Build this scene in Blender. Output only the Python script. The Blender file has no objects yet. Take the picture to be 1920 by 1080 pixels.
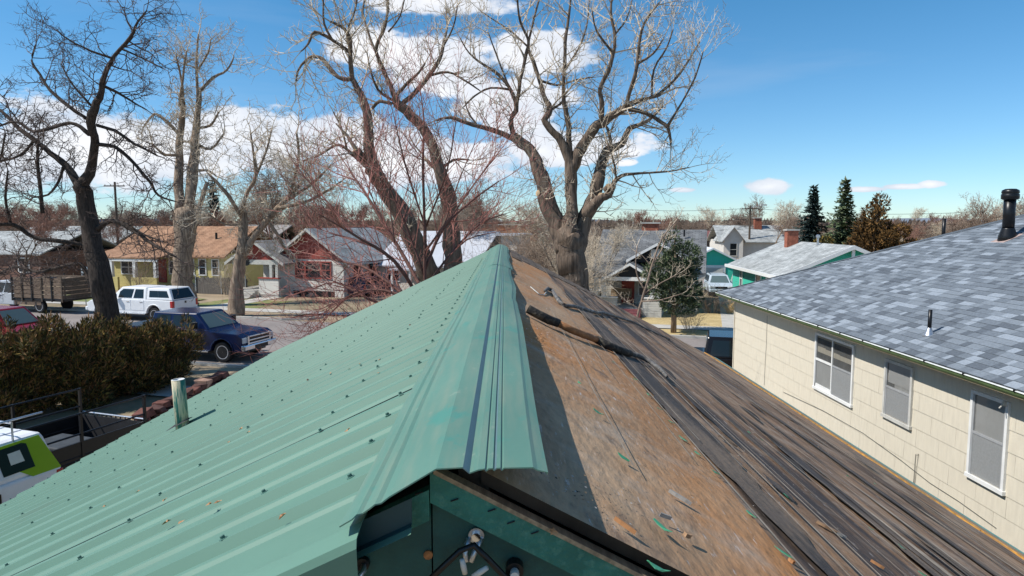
import bpy, bmesh, math, random
from mathutils import Vector, Matrix
R = math.radians
sc = bpy.context.scene
C = sc.collection
# ---------------------------------------------------------------- camera
H = 5.6                                   # eye height above the street
F = 1290.0                                # focal length in photo pixels (1920 wide)
PH = math.atan(122/F); YW = math.atan(15/F*math.cos(PH))
cam = bpy.data.objects.new('camera', bpy.data.cameras.new('camera')); C.objects.link(cam)
cam.location = (0, 0, H); cam.rotation_euler = (math.pi/2-PH, 0, -YW)
cam.data.sensor_width = 36; cam.data.lens = F/1920*36
cam.data.clip_start = .05; cam.data.clip_end = 6000
sc.camera = cam
# ---------------------------------------------------------------- sun and sky
SUN_EL, SUN_B = R(50), R(-10)
sdir = Vector((-math.cos(SUN_EL)*math.cos(SUN_B), math.cos(SUN_EL)*math.sin(SUN_B), math.sin(SUN_EL)))
sl = bpy.data.lights.new('sun', 'SUN'); sl.energy = 4.5; sl.angle = R(.53); sl.color = (1, .955, .89)
so = bpy.data.objects.new('sun', sl); C.objects.link(so)
so.rotation_euler = (-sdir).to_track_quat('-Z', 'Y').to_euler(); so.location = (-30, 0, 40)
sc.view_settings.view_transform = 'Standard'; sc.view_settings.look = 'None'
sc.view_settings.exposure = 0.3; sc.view_settings.gamma = 1
w = bpy.data.worlds.new('World'); sc.world = w; w.use_nodes = True
nt = w.node_tree; nt.nodes.clear(); N = nt.nodes.new; LK = nt.links.new
def wmath(op, a, b=None, clamp=False):
    n = N('ShaderNodeMath'); n.operation = op; n.use_clamp = clamp
    for i, v in enumerate((a, b)):
        if v is None: continue
        if isinstance(v, (int, float)): n.inputs[i].default_value = v
        else: LK(v, n.inputs[i])
    return n.outputs[0]
sky = N('ShaderNodeTexSky'); sky.sky_type = 'NISHITA'; sky.sun_disc = False
sky.sun_elevation = SUN_EL; sky.sun_rotation = math.atan2(sdir.x, sdir.y)
sky.altitude = 1600; sky.air_density = 1.0; sky.dust_density = .3; sky.ozone_density = 2.2
fwd = Vector((math.sin(YW)*math.cos(PH), math.cos(YW)*math.cos(PH), -math.sin(PH)))
rgt = Vector((math.cos(YW), -math.sin(YW), 0)); upv = rgt.cross(fwd)
def ray(px, py): return fwd + rgt*((px-960)/F) - upv*((py-540)/F)
tc = N('ShaderNodeTexCoord')
# cumulus: soft ellipses on the dome, roughened by noise (half of them behind the camera)
CL = [(560,262,330,62),(250,285,360,70),(770,300,250,62),(830,128,150,72),(965,190,125,80),(700,95,90,45),(850,8,190,26),(1000,110,120,50),
      (1080,275,190,36),(30,290,160,60),(1285,356,34,7),(1435,351,52,17),(1170,285,60,14),(1175,305,30,8),(1690,350,40,6),(1620,355,45,6),(1745,345,22,7)]
rnd = random.Random(5)
cl = []
for (x, y, a, b) in CL: cl.append((ray(x, y).normalized(), a/F, b/F))
for k in range(22):
    az = R(rnd.uniform(50, 310)); el = R(rnd.uniform(4, 30))
    cl.append((Vector((math.sin(az)*math.cos(el), math.cos(az)*math.cos(el), math.sin(el))), rnd.uniform(.1, .28), rnd.uniform(.03, .08)))
nz = N('ShaderNodeTexNoise'); nz.inputs['Scale'].default_value = 9; nz.inputs['Detail'].default_value = 9; nz.inputs['Roughness'].default_value = .62
mp = N('ShaderNodeMapping'); mp.inputs['Scale'].default_value = (1, 1, 1.9); LK(tc.outputs['Generated'], mp.inputs[0]); LK(mp.outputs[0], nz.inputs['Vector'])
acc = None
for c, a, b in cl:
    s = N('ShaderNodeVectorMath'); s.operation = 'SUBTRACT'; LK(tc.outputs['Generated'], s.inputs[0]); s.inputs[1].default_value = c
    m = N('ShaderNodeVectorMath'); m.operation = 'MULTIPLY'; LK(s.outputs[0], m.inputs[0]); m.inputs[1].default_value = (1/a, 1/a, 1/b)
    l = N('ShaderNodeVectorMath'); l.operation = 'LENGTH'; LK(m.outputs[0], l.inputs[0])
    v = wmath('SUBTRACT', 1.0, l.outputs['Value'])
    acc = v if acc is None else wmath('MAXIMUM', acc, v)
dens = wmath('ADD', wmath('MAXIMUM', wmath('SUBTRACT', wmath('MULTIPLY', acc, 1.15), .10), -1.0), wmath('MULTIPLY', wmath('SUBTRACT', nz.outputs[0], .5), 2.7))
mr = N('ShaderNodeMapRange'); mr.interpolation_type = 'SMOOTHSTEP'; LK(dens, mr.inputs[0]); mr.inputs[1].default_value = .0; mr.inputs[2].default_value = .34
# thin high cirrus everywhere
nc = N('ShaderNodeTexNoise'); nc.inputs['Scale'].default_value = 2.2; nc.inputs['Detail'].default_value = 6
mc = N('ShaderNodeMapping'); mc.inputs['Scale'].default_value = (1, 1, 7); mc.inputs['Rotation'].default_value = (0, R(12), 0); LK(tc.outputs['Generated'], mc.inputs[0]); LK(mc.outputs[0], nc.inputs['Vector'])
mr2 = N('ShaderNodeMapRange'); LK(nc.outputs[0], mr2.inputs[0]); mr2.inputs[1].default_value = .52; mr2.inputs[2].default_value = .85; mr2.inputs[4].default_value = .22
fac = wmath('MAXIMUM', wmath('MULTIPLY', mr.outputs[0], .95), mr2.outputs[0], True)
n2 = N('ShaderNodeTexNoise'); n2.inputs['Scale'].default_value = 11; n2.inputs['Detail'].default_value = 5; LK(mp.outputs[0], n2.inputs['Vector'])
cr = N('ShaderNodeMapRange'); LK(wmath('ADD', n2.outputs[0], wmath('MULTIPLY', dens, .25)), cr.inputs[0]); cr.inputs[1].default_value = .38; cr.inputs[2].default_value = .85
cm = N('ShaderNodeMix'); cm.data_type = 'RGBA'; LK(cr.outputs[0], cm.inputs[0]); cm.inputs[6].default_value = (5.4, 6.0, 7.0, 1); cm.inputs[7].default_value = (8.7, 8.7, 8.9, 1)
tint = N('ShaderNodeMix'); tint.data_type = 'RGBA'; tint.blend_type = 'MULTIPLY'; tint.inputs[0].default_value = 1; LK(sky.outputs[0], tint.inputs[6])
sz = N('ShaderNodeSeparateXYZ'); LK(tc.outputs['Generated'], sz.inputs[0]); el_ = N('ShaderNodeMapRange'); LK(sz.outputs['Z'], el_.inputs[0]); el_.inputs[1].default_value = .0; el_.inputs[2].default_value = .32
tcol = N('ShaderNodeMix'); tcol.data_type = 'RGBA'; LK(el_.outputs[0], tcol.inputs[0]); tcol.inputs[6].default_value = (.80, .98, 1.12, 1); tcol.inputs[7].default_value = (.46, 1.04, 1.22, 1); LK(tcol.outputs[2], tint.inputs[7])
mx = N('ShaderNodeMix'); mx.data_type = 'RGBA'; LK(fac, mx.inputs[0]); LK(tint.outputs[2], mx.inputs[6]); LK(cm.outputs[2], mx.inputs[7])
bg = N('ShaderNodeBackground'); bg.inputs[1].default_value = .1; LK(mx.outputs[2], bg.inputs[0])
wo = N('ShaderNodeOutputWorld'); LK(bg.outputs[0], wo.inputs[0])

# ---------------------------------------------------------------- helpers
def P(px, py, Y):                          # point on a pixel's ray at world distance Y
    r = ray(px, py); t = Y/r.y
    return Vector((r.x*t, Y, H+r.z*t))
def G(px, py, z=0.0):                      # point where a pixel's ray meets the ground
    r = ray(px, py); t = (z-H)/r.z
    return Vector((r.x*t, r.y*t, z))
def PL(px, py, f):                         # ray against a roof plane z = c + t*x  (f = (c, t), relative to the eye)
    r = ray(px, py); t = f[0]/(r.z-f[1]*r.x)
    return Vector((r.x*t, r.y*t, H+r.z*t))
class MB:
    def __init__(s): s.v = []; s.f = []; s.m = []
    def add(s, vs, fs, mi=0):
        b = len(s.v); s.v.extend(vs)
        for f in fs: s.f.append([b+i for i in f]); s.m.append(mi)
    def box(s, x0, x1, y0, y1, z0, z1, mi=0):
        s.add([(x0,y0,z0),(x1,y0,z0),(x1,y1,z0),(x0,y1,z0),(x0,y0,z1),(x1,y0,z1),(x1,y1,z1),(x0,y1,z1)],
              [(0,3,2,1),(4,5,6,7),(0,1,5,4),(1,2,6,5),(2,3,7,6),(3,0,4,7)], mi); return s
    def hexa(s, p, mi=0):                  # eight corners: four below, four above
        s.add([tuple(q) for q in p], [(0,3,2,1),(4,5,6,7),(0,1,5,4),(1,2,6,5),(2,3,7,6),(3,0,4,7)], mi); return s
    def prism(s, poly, axis, a, b, mi=0):  # polygon extruded along an axis
        n = len(poly)
        def q(p, t):
            return (t, p[0], p[1]) if axis == 'x' else (p[0], t, p[1]) if axis == 'y' else (p[0], p[1], t)
        vs = [q(p, a) for p in poly]+[q(p, b) for p in poly]
        s.add(vs, [tuple(range(n))[::-1], tuple(range(n, 2*n))]+[(i, (i+1) % n, n+(i+1) % n, n+i) for i in range(n)], mi); return s
    def tube(s, pts, rad, k=6, mi=0, cap=True):
        n = len(pts); pts = [Vector(p) for p in pts]
        if isinstance(rad, (int, float)): rad = [rad]*n
        d0 = (pts[-1]-pts[0])
        ref = Vector((0, 0, 1)) if abs(d0.z) < .8*d0.length else Vector((1, 0, 0))
        vs = []
        for i, p in enumerate(pts):
            t = (pts[min(i+1, n-1)]-pts[max(i-1, 0)])
            if t.length < 1e-9: t = Vector((0, 0, 1))
            t.normalize(); a = t.cross(ref)
            if a.length < 1e-3: a = t.orthogonal()
            a.normalize(); b = t.cross(a); r = rad[i]
            for j in range(k):
                g = 2*math.pi*j/k; vs.append(tuple(p+a*(r*math.cos(g))+b*(r*math.sin(g))))
        fs = [(i*k+j, i*k+(j+1) % k, (i+1)*k+(j+1) % k, (i+1)*k+j) for i in range(n-1) for j in range(k)]
        if cap: fs += [tuple(range(k))[::-1], tuple(range((n-1)*k, n*k))]
        s.add(vs, fs, mi); return s
    def lathe(s, prof, k=20, org=(0,0,0), axis='z', mi=0):
        vs = []
        for r, h in prof:
            for j in range(k):
                g = 2*math.pi*j/k; a, b = r*math.cos(g), r*math.sin(g)
                q = (a, b, h) if axis == 'z' else (a, h, b)
                vs.append((q[0]+org[0], q[1]+org[1], q[2]+org[2]))
        n = len(prof)
        s.add(vs, [(i*k+j, i*k+(j+1) % k, (i+1)*k+(j+1) % k, (i+1)*k+j) for i in range(n-1) for j in range(k)]+[tuple(range(k))[::-1], tuple(range((n-1)*k, n*k))], mi); return s
    def build(s, name, mats, parent=None, smooth=False, bevel=0, kind=None):
        me = bpy.data.meshes.new(name); me.from_pydata(s.v, [], s.f)
        if not isinstance(mats, (list, tuple)): mats = [mats]
        for m in mats: me.materials.append(m)
        if len(mats) > 1: me.polygons.foreach_set('material_index', s.m)
        if smooth: me.polygons.foreach_set('use_smooth', [True]*len(s.f))
        me.update()
        o = bpy.data.objects.new(name, me); C.objects.link(o)
        if parent: o.parent = parent
        if bevel:
            b = o.modifiers.new('bevel', 'BEVEL'); b.width = bevel; b.segments = 2; b.limit_method = 'ANGLE'; b.angle_limit = R(35)
        if kind: o['kind'] = kind
        return o
def fixn(o):
    bm = bmesh.new(); bm.from_mesh(o.data); bmesh.ops.recalc_face_normals(bm, faces=bm.faces); bm.to_mesh(o.data); bm.free(); return o
def tag(o, label, cat, group=None):
    o['label'] = label; o['category'] = cat
    if group: o['group'] = group
    return o
def thing(name, label, cat, loc=(0,0,0), rz=0, group=None):
    o = bpy.data.objects.new(name, None); C.objects.link(o); o.location = loc; o.rotation_euler = (0, 0, rz); o.empty_display_size = .2
    return tag(o, label, cat, group)
def inst(name, me, parent, loc=(0,0,0), rot=(0,0,0), scale=(1,1,1)):
    o = bpy.data.objects.new(name, me); C.objects.link(o); o.parent = parent; o.location = loc; o.rotation_euler = rot; o.scale = scale; return o
def dup(root, loc, rz, sc_=1, label=None, group=None):
    r = root.copy(); C.objects.link(r); r.location = loc; r.rotation_euler = (0, 0, rz); r.scale = (sc_, sc_, sc_)
    if label: r['label'] = label
    if group: r['group'] = group
    for ch in root.children:
        c = ch.copy(); C.objects.link(c); c.parent = r
        for g in ch.children:
            d = g.copy(); C.objects.link(d); d.parent = c
    return r
# ---------------------------------------------------------------- materials
def M(name, c, rough=.7, var=.18, scale=6, c2=None, metal=0, bump=0, bscale=40, stretch=(1,1,1), spec=.35, thr=(.35,.65), coat=0, fine=0):
    m = bpy.data.materials.new(name); m.use_nodes = True; t = m.node_tree; b = t.nodes['Principled BSDF']
    b.inputs['Roughness'].default_value = rough; b.inputs['Metallic'].default_value = metal; b.inputs['Specular IOR Level'].default_value = spec
    b.inputs['Coat Weight'].default_value = coat; b.inputs['Coat Roughness'].default_value = .06
    tx = t.nodes.new('ShaderNodeTexCoord'); mp = t.nodes.new('ShaderNodeMapping'); mp.inputs['Scale'].default_value = stretch
    t.links.new(tx.outputs['Object'], mp.inputs[0])
    if var or c2:
        n = t.nodes.new('ShaderNodeTexNoise'); n.inputs['Scale'].default_value = scale; n.inputs['Detail'].default_value = 6; n.inputs['Roughness'].default_value = .6
        t.links.new(mp.outputs[0], n.inputs['Vector'])
        r = t.nodes.new('ShaderNodeMapRange'); r.inputs[1].default_value = thr[0]; r.inputs[2].default_value = thr[1]; t.links.new(n.outputs[0], r.inputs[0])
        x = t.nodes.new('ShaderNodeMix'); x.data_type = 'RGBA'
        a = c if c2 else [v*(1-var) for v in c]; d = c2 if c2 else [v*(1+var) for v in c]
        x.inputs[6].default_value = (*a, 1); x.inputs[7].default_value = (*d, 1); t.links.new(r.outputs[0], x.inputs[0])
        out = x.outputs[2]
        if fine:
            n3 = t.nodes.new('ShaderNodeTexNoise'); n3.inputs['Scale'].default_value = scale*14; n3.inputs['Detail'].default_value = 3
            t.links.new(mp.outputs[0], n3.inputs['Vector'])
            r3 = t.nodes.new('ShaderNodeMapRange'); r3.inputs[1].default_value = .25; r3.inputs[2].default_value = .75; r3.inputs[3].default_value = 1-fine; r3.inputs[4].default_value = 1+fine
            t.links.new(n3.outputs[0], r3.inputs[0])
            x3 = t.nodes.new('ShaderNodeMix'); x3.data_type = 'RGBA'; x3.blend_type = 'MULTIPLY'; x3.inputs[0].default_value = 1
            t.links.new(out, x3.inputs[6]); t.links.new(r3.outputs[0], x3.inputs[7]); out = x3.outputs[2]
        t.links.new(out, b.inputs['Base Color'])
    else: b.inputs['Base Color'].default_value = (*c, 1)
    if bump:
        n = t.nodes.new('ShaderNodeTexNoise'); n.inputs['Scale'].default_value = bscale; n.inputs['Detail'].default_value = 5
        t.links.new(mp.outputs[0], n.inputs['Vector'])
        bp = t.nodes.new('ShaderNodeBump'); bp.inputs['Strength'].default_value = bump; bp.inputs['Distance'].default_value = .02
        t.links.new(n.outputs[0], bp.inputs['Height']); t.links.new(bp.outputs[0], b.inputs['Normal'])
    m.diffuse_color = (*c, 1)
    return m
def nodes(m): t = m.node_tree; return t, t.nodes.new, t.links.new, t.nodes['Principled BSDF']
def over(m, c, scale, thr, stretch=(1,1,1), amount=1.0, detail=6, seed=0, mul=None):
    """lay a second noise-shaped colour (stains, scratches) over a material's base colour"""
    t, n, l, b = nodes(m); old = b.inputs['Base Color'].links[0].from_socket if b.inputs['Base Color'].links else None
    tx = n('ShaderNodeTexCoord'); mp = n('ShaderNodeMapping'); mp.inputs['Scale'].default_value = stretch; mp.inputs['Location'].default_value = (seed, seed*.7, seed*.3)
    l(tx.outputs['Object'], mp.inputs[0])
    z = n('ShaderNodeTexNoise'); z.inputs['Scale'].default_value = scale; z.inputs['Detail'].default_value = detail; z.inputs['Roughness'].default_value = .65; l(mp.outputs[0], z.inputs['Vector'])
    r = n('ShaderNodeMapRange'); r.inputs[1].default_value = thr[0]; r.inputs[2].default_value = thr[1]; r.inputs[4].default_value = amount; l(z.outputs[0], r.inputs[0])
    x = n('ShaderNodeMix'); x.data_type = 'RGBA'; l(r.outputs[0], x.inputs[0])
    if old: l(old, x.inputs[6])
    else: x.inputs[6].default_value = b.inputs['Base Color'].default_value
    x.inputs[7].default_value = (*c, 1); l(x.outputs[2], b.inputs['Base Color']); return m
def lines(m, period, axis, depth=.5, dark=.72, sharp=.86):
    """horizontal lap lines for far siding: fine relief on real walls"""
    t, n, l, b = nodes(m); tx = n('ShaderNodeTexCoord'); sx = n('ShaderNodeSeparateXYZ'); l(tx.outputs['Object'], sx.inputs[0])
    d = n('ShaderNodeMath'); d.operation = 'DIVIDE'; l(sx.outputs[axis], d.inputs[0]); d.inputs[1].default_value = period
    f = n('ShaderNodeMath'); f.operation = 'FRACT'; l(d.outputs[0], f.inputs[0])
    bp = n('ShaderNodeBump'); bp.inputs['Strength'].default_value = depth; bp.inputs['Distance'].default_value = .03; bp.invert = True; l(f.outputs[0], bp.inputs['Height']); l(bp.outputs[0], b.inputs['Normal'])
    return m
def roofmat(name, c, c2, rough=.9):
    m = M(name, c, rough, 0, spec=.2); t, n, l, b = nodes(m)
    tx = n('ShaderNodeTexCoord'); br = n('ShaderNodeTexBrick'); l(tx.outputs['UV'], br.inputs[0])
    tx2 = n('ShaderNodeTexNoise'); tx2.inputs['Scale'].default_value = 1.3; tx2.inputs['Detail'].default_value = 7; l(tx.outputs['Object'], tx2.inputs[0])
    br.inputs['Color1'].default_value = (*c, 1); br.inputs['Color2'].default_value = (*c2, 1); br.inputs['Mortar'].default_value = (*[v*.45 for v in c], 1)
    br.inputs['Scale'].default_value = 1; br.inputs['Mortar Size'].default_value = .012; br.inputs['Brick Width'].default_value = .42; br.inputs['Row Height'].default_value = .16; br.offset = .37
    x = n('ShaderNodeMix'); x.data_type = 'RGBA'; x.blend_type = 'MULTIPLY'; x.inputs[0].default_value = 1; l(br.outputs[0], x.inputs[6])
    r = n('ShaderNodeMapRange'); l(tx2.outputs[0], r.inputs[0]); r.inputs[1].default_value = .3; r.inputs[2].default_value = .7; r.inputs[3].default_value = .72; r.inputs[4].default_value = 1.25
    l(r.outputs[0], x.inputs[7]); l(x.outputs[2], b.inputs['Base Color']); return m
def glass(name, tint=(.02,.025,.03), rough=.03):
    m = M(name, tint, rough, 0, spec=.45); return m
m_green = M('green_metal', (.112,.218,.163), .5, .05, 1.2, spec=.3, bump=.03, bscale=3)
over(m_green, (.10,.19,.145), 3, (.5,.75), (.35,4,1), .5)
over(m_green, (.19,.27,.21), 22, (.66,.8), (.6,2,1), .6, seed=3)
over(m_green, (.085,.12,.09), 1.7, (.56,.8), (.5,3,1), .45, seed=13, detail=9)
m_cap = M('cap_metal', (.095,.205,.160), .5, .06, 1.5, spec=.3, bump=.03, bscale=4)
over(m_cap, (.165,.225,.17), 5, (.42,.7), (6,.5,6), .75)
over(m_cap, (.05,.21,.17), 4, (.58,.66), (2,1.2,2), .8, seed=5)
over(m_cap, (.28,.31,.24), 30, (.62,.75), (.7,.35,1), .6, seed=9)
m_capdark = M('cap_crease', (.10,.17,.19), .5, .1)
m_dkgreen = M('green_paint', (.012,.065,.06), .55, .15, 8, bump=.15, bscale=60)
over(m_dkgreen, (.02,.11,.095), 12, (.45,.7), (1,1,1), .6, seed=2)
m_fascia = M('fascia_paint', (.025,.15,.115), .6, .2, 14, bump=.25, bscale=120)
over(m_fascia, (.10,.26,.20), 60, (.5,.75), (1,1,1), .7, seed=2)
m_wood = M('bare_wood', (.30,.22,.14), .85, .3, 10, stretch=(8,1,8))
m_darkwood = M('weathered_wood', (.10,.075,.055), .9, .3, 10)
m_white = M('white_paint', (.72,.72,.70), .5, .06, 8)
m_offwhite = M('weathered_white', (.52,.51,.47), .6, .12, 8)
m_black = M('black_plastic', (.008,.008,.009), .35, .1, 8)
m_blackmetal = M('black_steel', (.012,.012,.014), .4, .2, 8)
m_galv = M('galvanised_steel', (.55,.56,.58), .35, .12, 12, metal=.85)
m_chrome = M('chrome', (.75,.75,.77), .15, 0, metal=1)
m_tyre = M('tyre_rubber', (.015,.015,.016), .85, .1, 20)
m_glass = glass('window_glass')
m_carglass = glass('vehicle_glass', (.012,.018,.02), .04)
m_lightglass = glass('sunlit_glass', (.10,.14,.14), .05)  # paler base colour stands in for sunlight on the glass
m_asphalt = M('asphalt', (.235,.205,.19), .9, .1, .5, bump=.2, bscale=60, fine=.12)
over(m_asphalt, (.17,.15,.145), .35, (.5,.7), (1,.3,1), .5, seed=4)
m_conc = M('concrete', (.43,.41,.37), .9, .12, 1.5, bump=.1, bscale=50, fine=.08)
m_dirt = M('dry_ground', (.25,.185,.12), .95, .25, .5, c2=(.36,.28,.185), bump=.3, bscale=12, fine=.15)
over(m_dirt, (.17,.15,.085), .25, (.5,.62), (1,1,1), .7, seed=7)
m_lawn = M('spring_lawn', (.13,.17,.05), .95, .3, 1.2, c2=(.27,.235,.10), bump=.4, bscale=30, thr=(.42,.62), fine=.3)
m_straw = M('straw_lawn', (.40,.30,.14), .95, .25, 1.0, c2=(.52,.40,.20), bump=.4, bscale=30, fine=.25)
m_bark = M('brown_bark', (.07,.05,.037), .95, .3, 4, c2=(.20,.148,.11), bump=1, bscale=7, stretch=(3,3,.35))
m_bark2 = M('grey_bark', (.12,.085,.06), .95, .3, 4, c2=(.36,.27,.195), bump=1, bscale=6, stretch=(3,3,.35))
m_barkdark = M('dark_bark', (.026,.020,.017), .95, .3, 6, c2=(.075,.057,.047), bump=.8, bscale=10, stretch=(3,3,.6))
m_twig = M('pale_twigs', (.50,.42,.32), .9, .25, 2)
m_twigdark = M('dark_twigs', (.12,.085,.072), .9, .25, 2)
m_twigred = M('red_twigs', (.30,.125,.10), .85, .25, 2)
m_twigbrown = M('brown_twigs', (.25,.185,.14), .9, .25, 2)
m_jun = [M('juniper_dark', (.05,.045,.018), .9, .3, 3), M('juniper_green', (.085,.088,.026), .9, .3, 3), M('juniper_olive', (.25,.17,.04), .9, .3, 3), M('juniper_brown', (.26,.14,.06), .9, .3, 3)]
m_pine = [M('pine_dark', (.04,.062,.032), .9, .3, 3), M('pine_green', (.10,.135,.062), .9, .3, 3), M('pine_grey', (.17,.195,.11), .9, .3, 3)]
m_spr = [M('spruce_dark', (.014,.028,.024), .9, .3, 3), M('spruce_green', (.03,.052,.045), .9, .3, 3), M('spruce_grey', (.06,.085,.078), .9, .3, 3)]
m_rust = [M('rust_dark', (.045,.028,.010), .9, .3, 3), M('rust_mid', (.12,.062,.016), .9, .3, 3), M('rust_light', (.20,.105,.03), .9, .3, 3)]
# deck felt
def feltmat(name, c, c2, seed, orange, black):
    m = M(name, c, .85, .3, 2.2, c2=c2, stretch=(1.5,.6,1), bump=.35, bscale=26, spec=.3, fine=.16)
    if orange: over(m, (.42,.18,.055), .9, (.40,.64), (1.4,.6,1), orange, seed=seed)
    over(m, (.38,.325,.265), 2.6, (.5,.72), (.9,1.5,1), .7, seed=seed+2, detail=8)
    if black: over(m, (.030,.028,.031), 1.3, (.47,.60), (4,.16,1), black, seed=seed+4, detail=8)
    over(m, (.06,.05,.045), 7, (.58,.70), (1,.5,1), .6, seed=seed+5, detail=8)
    over(m, (.55,.52,.50), 24, (.62,.70), (2.5,.35,1), .8, seed=seed+6, detail=8)
    return m
m_felt = [feltmat('rust_stained_felt', (.27,.165,.092), (.40,.27,.165), 1, .9, 0), feltmat('tar_felt', (.155,.094,.056), (.27,.175,.108), 11, .2, .9),
          feltmat('worn_felt', (.18,.108,.064), (.30,.195,.12), 21, .12, .75), feltmat('streaked_felt', (.165,.105,.066), (.28,.185,.118), 31, .1, .85),
          feltmat('sandy_felt', (.25,.18,.12), (.34,.255,.18), 41, .35, .5)]
# ---------------------------------------------------------------- setting
SA = math.atan2(G(1281,634).y-G(402,595).y, G(1281,634).x-G(402,595).x)      # street direction, from the far kerb
K0 = G(1281,634); sv = Vector((math.cos(SA), math.sin(SA), 0)); nv = Vector((-math.sin(SA), math.cos(SA), 0))
def S(s, n, z=0): p = K0+sv*s+nv*n; return Vector((p.x, p.y, z))             # along the street, away from us past the far kerb
def sn(p): d = Vector((p.x, p.y, 0))-Vector((K0.x, K0.y, 0)); return d.dot(sv), d.dot(nv)
RW = -sn(G(430,688))[1]                                                      # street width
def sheet(name, pts, z, m, kind='structure', sub=1):
    mb = MB(); mb.add([(p[0], p[1], z) for p in pts], [tuple(range(len(pts)))])
    o = mb.build(name, m); fixn(o); o['kind'] = kind
    if o.data.polygons[0].normal.z < 0: o.data.flip_normals()
    return o
def srect(name, s0, s1, n0, n1, z, m): return sheet(name, [S(s0,n0), S(s1,n0), S(s1,n1), S(s0,n1)], z, m)
sheet('ground', [(-1500,-200),(1500,-200),(1500,3500),(-1500,3500)], -.02, m_dirt)
srect('street', -150, 150, -RW, 0, 0, m_asphalt)
def kerb(name, pts, wd, h):
    mb = MB(); pts = [Vector(p) for p in pts]
    for i in range(len(pts)-1):
        a, b = pts[i], pts[i+1]; d = (b-a).normalized(); q = Vector((-d.y, d.x, 0))*wd
        mb.hexa([a, b, b+q, a+q, a+Vector((0,0,h)), b+Vector((0,0,h)), b+q+Vector((0,0,h)), a+q+Vector((0,0,h))])
    o = mb.build(name, m_conc); fixn(o); o['kind'] = 'structure'; return o
cs = sn(G(560,601))[0]
kerb('kerb_far', [S(-120,.0,-.03), S(cs-1,0,-.03), S(cs+.4,.5,-.03), S(cs+.8,1.6,-.03)], .2, .15)
kerb('kerb_far_east', [S(cs+5,1.6,-.03), S(cs+5.4,.4,-.03), S(cs+7,0,-.03), S(120,0,-.03)], .2, .15)
kerb('kerb_near', [S(-120,-RW-.2,-.03), S(120,-RW-.2,-.03)], .2, .15)
# far side: parkway, pavement, lawns
srect('parkway', -120, cs-1, .2, 2.6, .05, m_dirt); srect('parkway_straw', cs+7, 60, .2, 2.4, .05, m_straw)
srect('pavement', -120, 120, 2.6, 3.9, .064, m_conc)
srect('straw_lawn', sn(G(1090,600))[0], sn(G(1392,598))[0], 3.9, 9.6, .05, m_straw)
srect('dirt_yard', sn(G(520,560))[0], sn(G(760,570))[0], 3.9, 14, .045, m_dirt)
srect('green_lawn', sn(G(345,575))[0], sn(G(445,575))[0], 3.9, 11, .05, m_lawn)
srect('green_lawn_east', sn(G(462,570))[0], sn(G(530,570))[0], 3.9, 8.2, .055, m_lawn)
srect('green_lawn_west', sn(G(-60,575))[0], sn(G(300,575))[0], 3.9, 8, .05, m_lawn)
srect('path', sn(G(438,570))[0]-.5, sn(G(462,570))[0]+.2, .2, 12, .068, m_conc)
d0 = sn(G(1405,590))[0]
srect('driveway', d0-1.7, d0+2.2, .1, 26, .07, m_conc)
srect('near_parkway', -60, 60, -RW-3.2, -RW-.2, .03, m_dirt)
srect('near_pavement', -60, 60, -RW-4.6, -RW-3.2, .045, m_conc)
dd = Vector((math.sin(R(20)), math.cos(R(20)), 0)); dq = Vector((dd.y, -dd.x, 0))                 # our driveway's direction
vc = Vector((-9.7, 10.5, 0))
sheet('near_driveway', [vc-dd*9-dq*2.6, vc-dd*9+dq*2.4, vc+dd*13+dq*2.4, vc+dd*13-dq*2.6], .02, m_conc)
# far hills
hb = MB(); rnd = random.Random(3); n = 90; ring = []
for i in range(n+1):
    a = R(-75+150*i/n); d = 2600
    ring.append((math.sin(a)*d, math.cos(a)*d, 10+8*math.sin(i*.31)+5*math.sin(i*.9+1)+rnd.uniform(0, 2)))
hb.add([(x, y, -5) for x, y, z in ring]+ring+[(x*1.15, y*1.15, -5) for x, y, z in ring], [(i, i+1, n+2+i, n+1+i) for i in range(n)]+[(n+1+i, n+2+i, 2*n+3+i, 2*n+2+i) for i in range(n)])
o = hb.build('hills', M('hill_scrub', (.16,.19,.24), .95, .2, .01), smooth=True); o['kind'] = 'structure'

# ---------------------------------------------------------------- the house with the half-stripped green metal roof
YN, YF = 1.17, 13.8
LP = (-.419, .47); RP = (-.475, -.53)                    # left and right roof planes, relative to the eye
zl = lambda x: H+LP[0]+LP[1]*x
zr = lambda x: H+RP[0]+RP[1]*x
XE, XR = -4.6, 4.35
house = thing('stripped_roof_house', 'house with green ribbed metal on one roof slope and bare stained felt on the other', 'house', (0, (YN+YF)/2, 0))
hp = Vector(house.location)
def hbld(mb, *a, **k):
    mb.v = [(x-hp.x, y-hp.y, z-hp.z) for x, y, z in mb.v]; return mb.build(*a, **k)
# walls
mb = MB(); YG = YN+.09
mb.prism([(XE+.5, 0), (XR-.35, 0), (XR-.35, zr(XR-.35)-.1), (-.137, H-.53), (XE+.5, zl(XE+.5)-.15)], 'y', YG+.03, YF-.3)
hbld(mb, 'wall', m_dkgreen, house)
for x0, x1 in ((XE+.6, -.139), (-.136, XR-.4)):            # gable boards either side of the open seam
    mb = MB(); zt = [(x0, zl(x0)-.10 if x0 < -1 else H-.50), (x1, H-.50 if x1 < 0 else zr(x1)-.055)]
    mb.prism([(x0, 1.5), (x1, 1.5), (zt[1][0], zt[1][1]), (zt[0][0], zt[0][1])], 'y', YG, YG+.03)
    hbld(mb, 'gable_board', m_dkgreen, house)
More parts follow.
